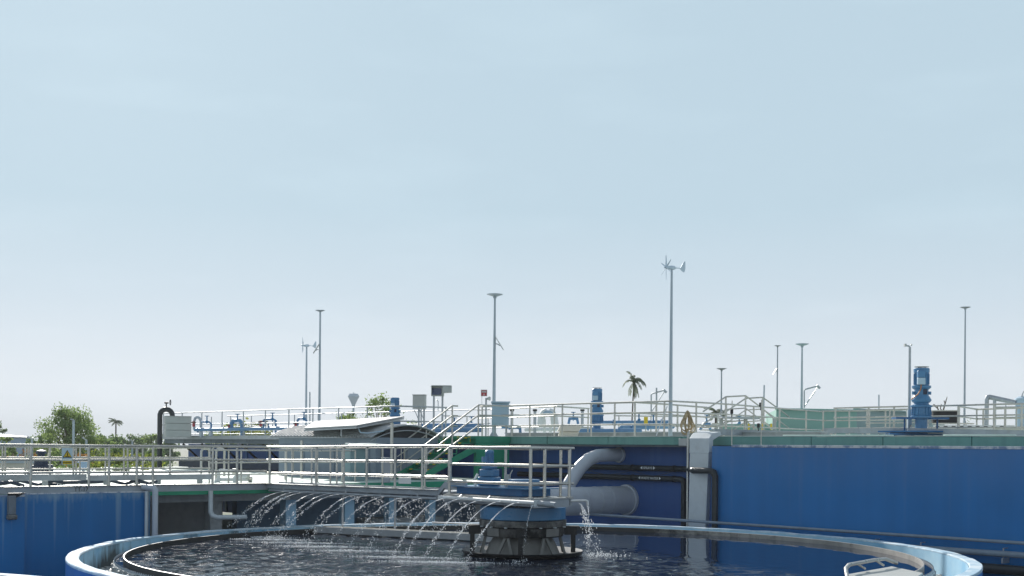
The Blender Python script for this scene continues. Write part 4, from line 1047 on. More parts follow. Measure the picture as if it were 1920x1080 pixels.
# ------------------------------------------------------------------ mixer motors
def mixer(px, ybase, ytop, Y, label, w=1.0, full=True, cap=True):
    q = at(px, ybase, Y); H = at(px, ytop, Y).z - q.z
    t = thing('mixer_motor', label, 'motor', q, 'blue upright mixer motors')
    k = H/2.12; c = q
    P = lambda *pr: [(r*k*w, z*k) for r, z in pr]
    MB().lathe(c, P((.01,.02),(.19,.02),(.19,.42),(.23,.44),(.23,.50),(.01,.50)), 28).build('pedestal', 'blue_machine', t)
    MB().box(c, (1.9*k,1.9*k,.05*k), .6).build('base_plate', 'blue_deep', t)
    MB().lathe(c, P((.01,.47),(.33,.47),(.33,.53),(.28,.56),(.27,.80),(.34,.82),(.34,.87),(.24,.90),(.22,.97),(.01,.97)), 32).build('gearbox', 'blue_machine', t)
    fb = None
    for j in range(14):
        an = 2*PI*j/14; d = V((math.cos(an), math.sin(an), 0))
        MB().beam(c+d*.30*k*w+Z3*.56*k, c+d*.27*k*w+Z3*.82*k, .03*k, .05*k, up=d).build('rib', 'blue_machine', t)
    MB().lathe(c, P((.01,.96),(.26,.96),(.31,1.02),(.31,1.06),(.25,1.16),(.22,1.20),(.22,1.38),(.30,1.44),(.30,1.50),(.23,1.52),(.01,1.52)), 32).build('lantern', 'blue_machine', t)
    for s in (-1,1):
        MB().lathe(c+V((s*.26*k*w,-.02,1.27*k)), [(.012,-.05),(.05,-.05),(.05,.05),(.012,.05)], 14).build('lifting_eye', 'blue_machine', t)
    MB().box(c+V((.05*k,-.215*k*w,1.22*k)), (.13*k,.03*k,.16*k)).build('inspection_cover', 'navy', t)
    m = MB().lathe(c, P((.01,1.50),(.225,1.50),(.225,1.92),(.25,1.93),(.25,2.05),(.23,2.07),(.01,2.07)), 32).build('motor', 'blue_machine', t)
    for j in range(20):
        an = 2*PI*j/20; d = V((math.cos(an), math.sin(an), 0))
        MB().beam(c+d*.232*k*w+Z3*1.54*k, c+d*.232*k*w+Z3*1.90*k, .012*k, .03*k, up=d).build('fin', 'blue_machine', m)
    tb = MB().box(c+V((-.10*k,-.27*k*w,1.75*k)), (.24*k,.14*k,.22*k)).build('terminal_box', 'blue_machine', m, bevel=.012)
    MB().box(c+V((-.10*k,-.28*k*w,1.53*k)), (.24*k,.12*k,.215*k)).build('control_box', 'pale_cabinet', m, bevel=.01)
    if cap:
        MB().lathe(c+Z3*2.105*k, [(.01,0),(.23*k*w,0),(.235*k*w,.015*k),(.01,.02*k)], 28).build('rain_cap', 'grey_cabinet', t)
        for j in range(3):
            d = V((math.cos(j*2.1), math.sin(j*2.1), 0)); MB().cyl(c+d*.12*k+Z3*2.06*k, c+d*.12*k+Z3*2.11*k, .015).build('cap_stud', 'grey_cabinet', t)
    if full:
        MB().tube([c+V((-.10*k,-.28*k*w,1.53*k)), c+V((-.13*k,-.33*k*w,1.38*k)), c+V((-.22*k,-.35*k*w,1.22*k)), c+V((-.42*k,-.3*k*w,1.05*k))], .018, 8).build('cable', 'orange_cable', t)
    return t
mixer(1727, 811, 687.5, 40.0, 'tallest blue mixer motor with grey control box, behind the right railing')
mixer(1119, 813, 727, 48.5, 'blue mixer motor with pale top band in the middle of the deck', .95, False)
mixer(740, 812, 744, 52.5, 'blue mixer motor partly hidden behind the tilted solar panel', 1.05, False, False)
# the raised round platform under the big mixer
mp = thing('mixer_platform', 'dark blue bridge plate on short blue legs under the tallest mixer', 'platform', D(1727,40))
q = at(1727,810.5,40); MB().box(q-Z3*.10, (2.1,1.0,.07), -.15).build('plate', 'blue_deep', mp)
for dx in (-.9,-.3,.35,.9): MB().cyl(V((q.x+dx,q.y-.1,E+ZD)), q+V((dx,-.1,-.10)), .05).build('leg', 'blue_deep', mp)
for dx in (-.50,.55): MB().cyl(q+V((dx,.1,-.03)), q+V((dx,.1,.42)), .03).build('support_leg', 'blue_deep', mp)
MB().box(q+V((0,.1,.42)), (1.7,.5,.06), .0).build('upper_plate', 'blue_deep', mp)

# ------------------------------------------------------------------ masts and lamps
def lamp(px, ytop, Y, head, label, base=None, bracket=0, by=.3, rp=.06):
    q = at(px, ytop, Y); zb_ = 0.0 if base is None else base
    foot = V((q.x,q.y,zb_)); top = q
    t = thing('solar_lamp', label, 'street lamp', foot, 'solar lamps on tall poles')
    hw = head/2/F*Y
    MB().cyl(foot, top-Z3*.05, rp*.85, rp*.42, 14).build('pole', 'pole_grey', t)
    MB().lathe(top, [(.01,.10*hw),(hw*.5,.09*hw),(hw,.03*hw),(hw,-.03*hw),(hw*.85,-.07*hw),(hw*.38,-.24*hw),(hw*.22,-.27*hw),(hw*.2,-.5*hw),(.01,-.5*hw)], 28).build('lamp_head', 'pole_grey', t)
    if base is not None:
        MB().lathe(foot, [(.01,0),(.19,0),(.19,.02),(.01,.025)], 16).build('base_plate', 'pole_grey', t)
        for k in range(4):
            d = V((math.cos(k*PI/2+.4), math.sin(k*PI/2+.4), 0)); MB().prism([foot+d*.06+Z3*.02, foot+d*.17+Z3*.02, foot+d*.06+Z3*.2], d.cross(Z3)*.012).build('gusset', 'pole_grey', t)
    if bracket:
        z = top.z - by; s = bracket
        MB().beam(V((top.x+s*.05,top.y,z)), V((top.x+s*.32,top.y-.05,z-.44)), .022, .30, up=(0,1,.12)).build('solar_panel', 'grey_cabinet', t)
        MB().tube([V((top.x,top.y,z-.22)), V((top.x+s*.12,top.y,z-.24)), V((top.x+s*.2,top.y,z-.30))], .018).build('bracket_arm', 'pole_grey', t)
    return t
lamp(600.5, 582, 62, 18, 'solar lamp on tall pole left of the water tower, beside the small wind turbine', bracket=-1, by=1.7, rp=.10)
lamp(928, 552, 45.6, 30, 'nearest solar lamp on thick pole standing on the deck by the stair head', base=E+ZD, bracket=1, by=1.58, rp=.085)
lamp(1353, 691, 80, 19, 'shortest solar lamp rising behind the crossover frames', rp=.10)
lamp(1458, 648, 88, 13, 'slim solar lamp with a small side panel, behind the green tank', bracket=-1, by=1.6, rp=.10)
lamp(1504, 645, 52, 25, 'solar lamp with broad head and hoist arm above the green tank', base=E+ZD, rp=.075)
lamp(1810, 576, 66, 19, 'tall solar lamp at the far right beyond the biggest mixer', rp=.09)
for k,(x,yt,Y,r,lab) in enumerate(((581,735,70,.035,'thin bare rod between the small turbine mast and the tall lamp'),(1433,722,50,.03,'thin slanted rod rising from the crossover frames'),(1648,740,56,.03,'thin bare rod between the green tank and the biggest mixer'))):
    q = at(x,yt,Y); f_ = at(x-(2 if k==1 else 0), 800, Y)
    tag(MB().cyl(f_, q, r, seg=8).build('lightning_rod', 'pole_grey', loc=f_), lab, 'rod', 'lightning rods')
def turbine(px, yhub, Y, blade, yaw, label, foot, n=6, ph=.2, rp=.07):
    hub = at(px, yhub, Y); f_ = V((at(px, 838, Y).x, Y, foot)); f_.x = hub.x
    t = thing('wind_turbine', label, 'wind turbine', f_, 'small wind turbines')
    MB().cyl(f_, hub-Z3*.06, rp*.95, rp*.5, 14).build('mast', 'hazed_mast', t)
    ax = V((math.cos(yaw), math.sin(yaw), 0)); sd = V((-ax.y, ax.x, 0))      # ax points from nose to tail
    nose = hub - ax*.20
    MB().tube([hub-ax*.12, hub-ax*.04, hub+ax*.08, hub+ax*.15], [.05,.07,.065,.02], 14).build('nacelle', 'hazed_white', t)
    MB().tube([nose-ax*.07, nose-ax*.03, nose+ax*.09], [.012,.04,.05], 14).build('nose_cone', 'hazed_white', t)
    for k in range(n):
        an = ph + 2*PI*k/n; d = sd*math.cos(an) + Z3*math.sin(an); e = ax.cross(d)
        tw = (e*.8 + ax*.6).normalized()
        mb = MB(); mb.prism([nose+d*.04+tw*.018, nose+d*blade*.25+tw*.032, nose+d*blade+tw*.009, nose+d*blade-tw*.009, nose+d*blade*.25-tw*.018, nose+d*.04-tw*.018], d.cross(tw)*.010)
        mb.build('blade', 'hazed_white', t, smooth=False)
    MB().cyl(hub+ax*.12, hub+ax*.30, .014).build('tail_boom', 'hazed_white', t)
    tl = hub+ax*.28
    MB().prism([tl-Z3*.02, tl+ax*.13-Z3*.12, tl+ax*.17-Z3*.11, tl+ax*.20+Z3*.0, tl+ax*.195+Z3*.22, tl+ax*.14+Z3*.22, tl+ax*.06+Z3*.06], sd*.015).build('tail_vane', 'hazed_white', t, smooth=False)
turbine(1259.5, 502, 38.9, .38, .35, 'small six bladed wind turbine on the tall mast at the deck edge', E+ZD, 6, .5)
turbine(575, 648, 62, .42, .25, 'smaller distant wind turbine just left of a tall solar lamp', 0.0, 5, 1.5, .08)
# hoist arms
def hoist(px, yt, yb, Y, dx, label):
    top, bot = at(px,yt,Y), at(px,yb,Y); s = dx/F*Y
    t = thing('lifting_hoist', label, 'hoist', bot, 'small lifting hoists')
    tip = top+V((s,-.1,.14))
    MB().tube([bot, top-Z3*.06, top+V((.04,0,.0)), tip], .03, 8).build('arm', 'steel_shade', t)
    MB().tube([bot+Z3*.05, tip-Z3*.06], .022, 8).build('stay', 'steel_shade', t)
    MB().cyl(tip+V((-.05,-.03,.03)), tip+V((.09,-.03,-.10)), .05).build('pulley', 'steel_shade', t)
hoist(1508, 730, 765, 51.6, 24, 'hoist arm leaning out from the lamp pole above the green tank')
hoist(1221, 738, 775, 52, 24, 'hoist arm standing alone left of the wind turbine mast')
pmast = at(1231,727,52); fm = at(1231,800,52)
tag(MB().cyl(V((fm.x,fm.y,E+ZD)), pmast, .035, seg=10).build('hoist_mast', 'steel_shade', loc=V((fm.x,fm.y,E+ZD))), 'slim mast crossing the lone hoist arm left of the wind turbine', 'mast')
# camera post by the big mixer
q = at(1706,650,40.6); f_ = V((q.x,q.y,E+ZD))
cp = thing('camera_post', 'tall pole with small bent camera arm beside the biggest blue mixer', 'post', f_)
MB().cyl(f_, q, .05, .04, 12).build('pole', 'steel_shade', cp)
MB().beam(f_+Z3*.1, f_+Z3*.95+V((.0,0,0)), .14, .12).build('base_box', 'pole_grey', cp)
MB().beam(f_+V((-.12,-.1,.05)), f_+V((.03,-.06,.45)), .15, .04).build('foot_plate', 'steel', cp)
MB().tube([q-Z3*.02, q+V((-.03,0,.02)), q+V((-.14,-.03,.03))], .025).build('arm', 'steel_shade', cp)
MB().box(q+V((-.16,-.03,.0)), (.06,.10,.09)).build('camera', 'grey_cabinet', cp)
MB().ball(q+V((.05,0,.06)), .04).build('sensor', 'grey_cabinet', cp)

# ------------------------------------------------------------------ cabinets, signs and loose things on the deck
def legs_box(name, label, cat, x0, x1, y0, y1, yb, Y, depth, mat, legs, group=None, rot=0.0):
    c = at((x0+x1)/2, y1, Y); wd = (x1-x0)/F*Y; h = (y1-y0)/F*Y; fz = at(960, yb, Y).z
    t = thing(name, label, cat, V((c.x,c.y,E+ZD)), group)
    MB().box(c, (wd,depth,h), rot).build('cabinet', mat, t, bevel=.012)
    MB().box(c+Z3*h, (wd*1.06,depth*1.15,.025), rot).build('roof_plate', mat, t)
    for s in legs:
        p = c+V((s*wd,0,0)); MB().beam(V((p.x,p.y,E+ZD)), p, .07, .07).build('leg', 'steel_shade', t)
    return t, c, wd, h
t, c, wd, h = legs_box('control_cabinet', 'pale blue control cabinet on legs beside the nearest solar lamp', 'cabinet', 922, 954, 757, 797, 815, 44.9, .25, 'pale_cabinet', (-.3,.35))
MB().box(c+V((0,-.135,.04)), (wd*.9,.02,h*.85)).build('door', 'pale_cabinet', t, bevel=.006)
MB().box(c+V((0.01,-.04,h+.026)), (wd*1.12,.42,.05)).build('hood', 'pale_cabinet', t, bevel=.006)
t, c, wd, h = legs_box('panel_box', 'plain grey steel cabinet on two braced legs left of the hooded one', 'cabinet', 775, 798, 741, 767, 803, 48, .28, 'grey_cabinet', (-.05,.38), None, -.25)
MB().box(c+V((.07,-.16,.02)), (wd*.5,.02,h*.9), -.25).build('door', 'grey_cabinet', t)
for s in (-.1,.33): MB().beam(c+V((s*wd-.14,0,-.04)), c+V((s*wd+.02,0,-.42)), .03, .03).build('brace', 'steel_shade', t)
t, c, wd, h = legs_box('panel_box', 'hooded grey cabinet with dark screen high on two thin legs', 'cabinet', 809, 832, 726, 743, 800, 47, .22, 'grey_cabinet', (-.3,.40), None, -.15)
MB().box(c+V((-.03,-.125,.05)), (wd*.78,.02,h*.72), -.15).build('screen', 'screen', t)
MB().prism([c+V((-.22,-.32,h+.03)), c+V((.53,-.30,h+.03)), c+V((.53,.20,h+.03)), c+V((-.22,.15,h+.03))], Z3*.03).build('hood', 'grey_cabinet', t)
MB().quadbox([c+V(p) for p in ((.20,-.31,h-.22),(.53,-.29,h-.2),(.53,.19,h-.2),(.20,.17,h-.22),(.20,-.31,h+.028),(.53,-.29,h+.028),(.53,.19,h+.028),(.20,.17,h+.028))]).build('side_hood', 'grey_cabinet', t, bevel=.006)
MB().box(c+V((-.215,-.1,h-.20)), (.02,.42,.225)).build('side_hood', 'grey_cabinet', t)
MB().tube([c+V((.03,-.1,-.55)), c+V((.03,-.1,-.2)), c+V((-.01,-.1,-.15)), c+V((-.05,-.1,-.18))], .015).build('conduit', 'steel_shade', t)
q = at(907.5,743,47); rs = thing('red_sign', 'small red and grey sign plate on a thin white pole by the stair head', 'sign', V((q.x,q.y,E+ZD)))
MB().cyl(V((q.x-.08,q.y+.02,E+ZD)), V((q.x-.08,q.y+.02,q.z+.2)), .012).build('pole', 'white', rs)
MB().box(q, (.24,.02,.25)).build('plate', 'grey_cabinet', rs)
MB().box(q+V((0,-.014,.02)), (.20,.008,.20)).build('red_face', 'red', rs)
MB().box(q+V((0,-.019,.14)), (.17,.006,.055)).build('grey_band', 'grey_cabinet', rs)
MB().beam(q+V((0,-.020,.025)), q+V((0,-.020,.10)), .022, .006, up=(0,1,0)).build('pictogram', 'white', rs, smooth=False)
q = at(911.5,746,46.8); pt_ = thing('loudspeaker_post', 'grey post with small round horn beside the red sign', 'post', V((q.x,q.y,E+ZD)))
MB().cyl(V((q.x,q.y,E+ZD)), q, .035).build('post', 'steel_shade', pt_)
MB().tube([q+V((.0,0,-.04)), q+V((.08,-.05,-.03)), q+V((.13,-.09,-.03))], [.03,.05,.08], 12).build('horn', 'grey_cabinet', pt_)
# white cowl
q = at(1027,812,46); vc = thing('ventilation_cowl', 'white hooded ventilation cowl standing on the deck', 'vent', V((q.x,q.y,E+ZD)))
MB().tube([q+V((-.12,0,0)), q+V((-.12,0,.5))], .05).build('stem', 'white', vc)
MB().tube([q+V((.1,0,0)), q+V((.1,0,.3))], .05).build('stem', 'white', vc)
for s in (-1,1):
    MB().tube([q+V((s*.26,0,.30)), q+V((s*.22,0,.62)), q+V((s*.14,0,.76)), q+V((s*.03,0,.81))], [.15,.135,.13,.12], 18).build('hood', 'white', vc)
MB().dome(q+V((0,-.02,.72)), .22, .13, 24).build('cap', 'pale_cabinet', vc)
# cream bin
c = at(1067,818,43.5); cb = thing('storage_chest', 'cream storage chest with flared lid beside the railing', 'chest', c)
MB().quadbox([c+V(p) for p in ((-.38,-.2,0),(.30,-.2,0),(.30,.2,0),(-.38,.2,0),(-.34,-.2,.16),(.34,-.2,.16),(.34,.2,.16),(-.34,.2,.16))]).build('box', 'cream', cb, bevel=.02)
MB().quadbox([c+V(p) for p in ((-.42,-.26,.165),(.34,-.26,.165),(.34,.24,.165),(-.42,.24,.165),(-.32,-.2,.36),(.44,-.2,.36),(.44,.2,.36),(-.32,.2,.36))]).build('lid', 'cream', cb, bevel=.02)
# rope coil on the rail
q = S(.05, bpx(1287,.05), 1.14); rc_ = thing('rope_coil', 'tangled coil of pale brown hose hung over the railing by the duct', 'hose coil', q-Z3*.6)
for k in range(11):
    wv = rnd.uniform(.05,.30); hh = rnd.uniform(.42,.80); ph = rnd.uniform(-.12,.12); mb = MB(); sk = rnd.uniform(-.25,.25)
    pts = []
    for i in range(25):
        an = 2*PI*i/24
        pts.append(q + V((ph*(1-math.cos(an))*.5 + wv*math.sin(an)*(0.62-.45*math.cos(an)) + sk*.1*math.sin(2*an), -.10-.014*k+rnd.uniform(-.012,.012), -hh*.5+hh*.5*math.cos(an)+rnd.uniform(-.015,.015))))
    mb.tube(pts, rnd.uniform(.012,.020), 8, cap=False).build('loop', 'rope', rc_)
# blue pipework across the deck
def runs(label, pts, r, mat='blue_pipe', valves=(), group='blue pipework on the decks', flange=()):
    t = thing('blue_pipe', label, 'pipe', pts[0], group)
    MB().tube(pts, r, 12).build('pipe', mat, t)
    for v in valves:
        v = V(v); vv = MB().ball(v, .10).cyl(v, v+Z3*.26, .03)
        vv.cyl(v+Z3*.25, v+Z3*.28, .10).build('valve', 'blue_machine', t)
    for f in flange: MB().cyl(V(f)-V((.03,0,0)), V(f)+V((.03,0,0)), r*1.6).build('flange', mat, t)
    return t
def PX(*l): return [at(x,y,Y) for x,y,Y in l]
runs('thick blue pipe behind the stair head running left to right, upper one', PX((790,799,50),(905,797,51)), .10, valves=PX((852,796,49.8),(884,794,50.5)))
runs('thick blue pipe behind the stair head, lower one of two', PX((800,807,49.5),(905,806,50)), .09)
runs('blue pipe dropping to the deck behind the railing, left of the white cowl', PX((940,801,48),(972,802,48),(975,803,48),(976,817,48)), .055, flange=PX((955,801.5,48),))
runs('long pale blue pipe low across the deck behind the cream chest', PX((985,806,50),(1130,804,52)), .07, 'white_pipe', valves=())
runs('blue pipe with bridge shaped valve stand behind the cream chest', PX((1066,795,52),(1068,785,52),(1082,785,52),(1084,795,52)), .055, valves=PX((1075,785,51.9),))
runs('blue pipes under the middle mixer motor', PX((1085,809,47),(1140,809,47.5),(1200,808,49)), .10, flange=PX((1110,809,47.2),(1160,808.6,48)))
runs('upper blue pipe right of the middle mixer', PX((1130,792,50),(1255,791,53)), .07, valves=PX((1198,787,51.5),(1225,790,52)), flange=PX((1150,792,50.4),(1240,791,52.6)))
runs('lower blue pipe right of the middle mixer, running to the mast', PX((1165,802,50),(1262,800,53)), .09, flange=PX((1185,801.5,50.5),(1215,801,51.5)))
runs('short blue valve stand behind the rope coil', PX((1312,806,52),(1320,795,52),(1330,795,52),(1332,808,52)), .06, valves=PX((1325,790,51.8),))
runs('short blue valve stand under the crossover frames', PX((1376,800,54),(1386,795,54),(1396,800,54)), .06, valves=PX((1386,792,53.8),))
for k,(x,Y,lab) in enumerate(((960,51,'dark grey post behind the pale cabinet'),(1092,52,'grey post with cap left of the middle mixer'),(1003,50,'dark green valve post left of the white cowl'))):
    q = at(x,771,Y); f_ = V((q.x,q.y,E+ZD)); t = thing('equipment_post', lab, 'post', f_, 'short equipment posts on the deck')
    MB().cyl(f_, q, .06).build('post', 'steel_shade', t); MB().cyl(q, q+Z3*.08, .09).build('cap', 'black_iron', t)
yc = at(1211,790,51); ysg = thing('yellow_panel', 'small yellow warning panel low among the blue pipes', 'sign', V((yc.x,yc.y,E+ZD)))
MB().box(yc-Z3*.12, (.16,.02,.30)).build('panel', 'yellow', ysg); MB().cyl(V((yc.x,yc.y+.03,E+ZD)), yc+Z3*.1+V((0,.03,0)), .02).build('post', 'steel', ysg)
# guy lines of the wind turbine mast
tg_ = thing('guy_line', 'pale diagonal strut from the deck to the wind turbine mast', 'strut', D(1232,38.2))
MB().tube([D(1230,38.4), at(1251,762,38.7)], .018, 6).build('strut', 'white_pipe', tg_)
# far right pipe frame and tank
pf_ = thing('bent_pipe', 'grey bent pipe frame at the far right sloping to a pale blue tank', 'pipe', D(1850,47))
MB().tube(PX((1849,812,47),(1850,750,47),(1852,745,47),(1856,744.5,47),(1906,755,46)), .085, 12).build('pipe', 'steel_shade', pf_)
for x,y in ((1865,748),(1886,751)):
    q = at(x,y,46.8); MB().cyl(V((q.x,q.y,E+ZD)), q, .06 if x==1865 else .02).build('leg', 'steel_shade', pf_)
q = at(1925,800,46); pt2 = thing('dosing_tank', 'pale blue dosing tank with hoses at the right edge of the view', 'tank', V((q.x,q.y,E+ZD)))
MB().lathe(V((q.x,q.y,E+ZD)), [(.01,.1),(.40,.1),(.40,1.5),(.43,1.52),(.43,1.58),(.3,1.66),(.01,1.70)], 28).build('body', 'pale_cabinet', pt2)
for r_ in (.33,.42):
    MB().tube(arc(V((q.x+.15,q.y-.2,E+ZD+1.6)), (1,0,0), (0,0,1), r_, PI, PI*.45, 10), .022, 8).build('hose', 'steel_shade', pt2)
sc2 = thing('scum_screen', 'low dark screen box with pale frame right of the biggest mixer', 'screen', D(1770,45))
p, q = at(1748,782,45), at(1795,782,45)
MB().beam(p, q, .2, .42).build('dark_panel', 'black_iron', sc2); MB().beam(p+Z3*.23, q+Z3*.23, .26, .04).build('frame', 'steel', sc2)
MB().beam(p-Z3*.24-V((0,.15,0)), q-Z3*.24+V((.5,-.15,0)), .3, .05).build('shelf', 'steel', sc2)
vr = thing('valve_row', 'row of pale valve bodies low on the deck right of the biggest mixer', 'valve row', D(1770,44))
MB().beam(at(1752,801,43.5), at(1900,801,44.5), .15, .14).build('manifold', 'white_pipe', vr)
for k in range(9):
    q = at(1756+k*15, 801, 43.3); MB().cyl(V((q.x,q.y,E+ZD)), q-Z3*.07, .05).build('stub', 'white_pipe', vr)
    MB().box(q+V((0,-.1,-.04)), (.12,.05,.08)).build('valve', 'black_iron', vr)
wt = thing('silo_tank', 'pale grey silo with stepped top behind the railings left of the biggest mixer', 'silo', D(1688,62))
q = D(1688,62); MB().lathe(q, [(.01,0),(.30,0),(.30,.95),(.20,1.05),(.20,1.25),(.24,1.27),(.24,1.35),(.01,1.37)], 20).build('body', 'grey_cabinet', wt)
MB().lathe(q+V((-.55,.3,0)), [(.01,0),(.38,0),(.38,.95),(.01,1.0)], 20).build('side_body', 'grey_cabinet', wt)

# ------------------------------------------------------------------ stairs
sg_ = thing('green_stair', 'green steel stair with yellow marked treads climbing to the upper deck', 'stair', S(-3.9, 9, ZL))
n = 8; BA, BB, SA0, SA1 = 8.13, 9.50, -3.9, -1.7
for k in range(n):
    a = SA0 + (SA1-SA0)*k/n; z = ZL + (ZD-ZL)*(k+1)/(n+.3)
    trd = MB().sbox(a, a+.29, BA, BB, z-.04, z).build('tread', 'green_steel', sg_)
    for b in (BA+.18, BB-.25): MB().sbox(a-.006, a+.06, b-.07, b+.07, z-.033, z+.006).build('yellow_mark', 'yellow', trd)
    MB().sbox(a+.02, a+.05, BA+.02, BA+.06, z-.19, z-.041).build('tread_post', 'green_steel', sg_)
    MB().sbox(a+.02, a+.05, BB-.06, BB-.02, z-.19, z-.041).build('tread_post', 'green_steel', sg_)
for b in (BA-.04, BB+.04):
    MB().quadbox([S(SA0-.15,b-.03,ZL),S(SA1-.01,b-.03,ZD-.55),S(SA1-.01,b+.03,ZD-.55),S(SA0-.15,b+.03,ZL),S(SA0-.15,b-.03,ZL+.2),S(SA1-.01,b-.03,ZD-.30),S(SA1-.01,b+.03,ZD-.30),S(SA0-.15,b+.03,ZL+.2)]).build('stringer', 'green_steel', sg_)
MB().sbox(SA1, -.125, BA-.05, BB+.05, .13, ZD-.002).build('landing', 'green_steel', sg_)
for b in (BA+.3, BA+.95): MB().sbox(SA1-.008, SA1-.002, b-.06, b+.06, .16, ZD-.02).build('yellow_mark', 'yellow', sg_)
MB().sbox(SA1, -.2, BA-.07, BA-.04, -.75, .12).build('side_plate', 'green_steel', sg_)
for a in (SA1+.1, -.3): MB().sbox(a-.06, a+.06, BA+.0, BA+.12, ZL, .125).build('support_post', 'green_steel', sg_)
for i,b in enumerate((BA-.04, BB+.04)):
    t = thing('stair_handrail', ('near three bar handrail of the green stair', 'far three bar handrail of the green stair, above the cabin')[i], 'handrail', S(SA0,b,ZL), 'handrails of the green stair')
    for h in (1.07,.72,.36):
        p_, q_ = S(SA0-.1,b,ZL+h+.05), S(SA1+.1,b,ZD+h)
        MB().tube([p_, q_, S(-.05 if i == 0 else SA1+.35, b, ZD+h)], .027, 10).build('rail', 'steel', t)
    for f in (.03,.5,1.0):
        a = SA0+(SA1+.1-SA0)*f; z = ZL+(ZD-ZL)*f; MB().cyl(S(a,b,z), S(a,b,z+1.07), .028).build('post', 'steel', t)

# ------------------------------------------------------------------ cabin with vaulted roof, solar panel
PA_, PB_ = -4.87, 9.55
cbn = thing('equipment_cabin', 'grey blue equipment cabin with vaulted sheet metal roof at the foot of the stair', 'cabin', S(PA_, PB_, ZL))
LA, LB, ZE = 2.6, 6.3, .26
MB().sbox(PA_, PA_+LA, PB_, PB_+LB, ZL, ZE).build('wall', 'cabin_wall', cbn, smooth=False)
def vault(mb, a0, a1, b0_, b1_, ze, rise, thick, wave=0.0, n=24, m=60):
    i0 = len(mb.v)
    for j in range(m+1):
        b = b0_+(b1_-b0_)*j/m
        for i in range(n+1):
            f = i/n; a = a0+(a1-a0)*f; z = ze + rise*(1-(2*f-1)**2)
            mb.v.append(S(a, b, z + (0, 1, 1, 0)[j % 4]*wave))
    for j in range(m):
        for i in range(n):
            p = i0+j*(n+1)+i; mb.f.append((p, p+1, p+n+2, p+n+1))
    return mb
rf = vault(MB(), PA_-.28, PA_+LA+.25, PB_-.0, PB_+LB+.3, ZE+.02, .42, 0, .055, 24, 120).build('roof', 'roof_sheet', cbn, smooth=False)
sm = rf.modifiers.new('thick', 'SOLIDIFY'); sm.thickness = .012
gb = MB(); poly = [S(PA_+LA*i/20, PB_-.0, ZE+.40*(1-(2*i/20-1)**2)) for i in range(21)]
gb.prism(poly, U3*.05).build('gable', 'inside_shade', cbn, smooth=False)  # dark sheet paints in the shade inside the arch
for o_, r_ in ((-.06,.035),(-.05,.02)):
    MB().tube([S(PA_-.25+(LA+.5)*i/20, PB_+o_, ZE+(.03 if r_ > .03 else -.10)+(.42 if r_ > .03 else .37)*(1-(2*i/20-1)**2)) for i in range(21)], r_, 8).build('arch_rib', 'steel_shade', cbn)
MB().sbox(PA_-.02, PA_+LA+.02, PB_-.05, PB_-.002, ZE-.28, ZE+.02).build('gable_beam', 'cabin_wall', cbn)
MB().sbox(PA_-.05, PA_-.002, PB_+.05, PB_+LB-.05, ZE-.30, ZE-.26).build('drip_trim', 'steel_shade', cbn)
# long side: shutters and posts; gable side: window and door
for k,(b0_,b1_) in enumerate(((.35,2.1),(2.5,4.1),(4.5,5.9))):
    sh = MB().sbox(PA_-.025, PA_-.002, PB_+b0_, PB_+b1_, ZL+.12, ZE-.34).build('shutter', 'cabin_wall', cbn)
    for j in range(9): MB().sbox(PA_-.04, PA_-.026, PB_+b0_+.04, PB_+b1_-.04, ZL+.17+j*.10, ZL+.20+j*.10).build('slat', 'cabin_wall', sh)
wd_ = MB().sbox(PA_+.25, PA_+1.15, PB_-.03, PB_-.002, ZE-.75, ZE-.36).build('window', 'screen', cbn)
for a in (.24,1.16): MB().sbox(PA_+a-.03, PA_+a+.03, PB_-.05, PB_-.031, ZE-.78, ZE-.33).build('frame', 'steel', wd_)
MB().sbox(PA_+.2, PA_+1.2, PB_-.05, PB_-.031, ZE-.80, ZE-.76).build('sill', 'steel', wd_)
MB().sbox(PA_+1.3, PA_+2.3, PB_-.03, PB_-.002, ZL+.05, ZE-.36).build('door', 'cabin_wall', cbn)
for i,(x,y0,Y) in enumerate(((566,826,42.6),(735,793,40.5))):
    q = at(x,y0,Y); tag(MB().cyl(V((q.x,q.y,E+ZL)), q, .05).build('support_post', 'steel', loc=V((q.x,q.y,E+ZL))), ('pale post with white bands at the left corner of the cabin','grey post standing in front of the vaulted cabin gable')[i], 'post')
# drum with dish shaped lid
q = at(672,905,40.6); dm = thing('lidded_drum', 'grey green drum with a wide flat dish lid in front of the cabin corner', 'drum', V((q.x,q.y,E+ZL)))
MB().box(V((q.x-.12,q.y,E+ZL)), (.52,.5,1.22), .5).build('body', 'cabin_green', dm, bevel=.02)
qd = at(690,834,40.4); MB().lathe(qd, [(.01,-.05),(.45,-.04),(.66,.0),(.60,.025),(.2,.05),(.01,.055)], 36).build('lid', 'cabin_green', dm)
MB().cyl(V((qd.x,qd.y,E+ZL+1.0)), qd-Z3*.05, .06).build('stem', 'cabin_green', dm)
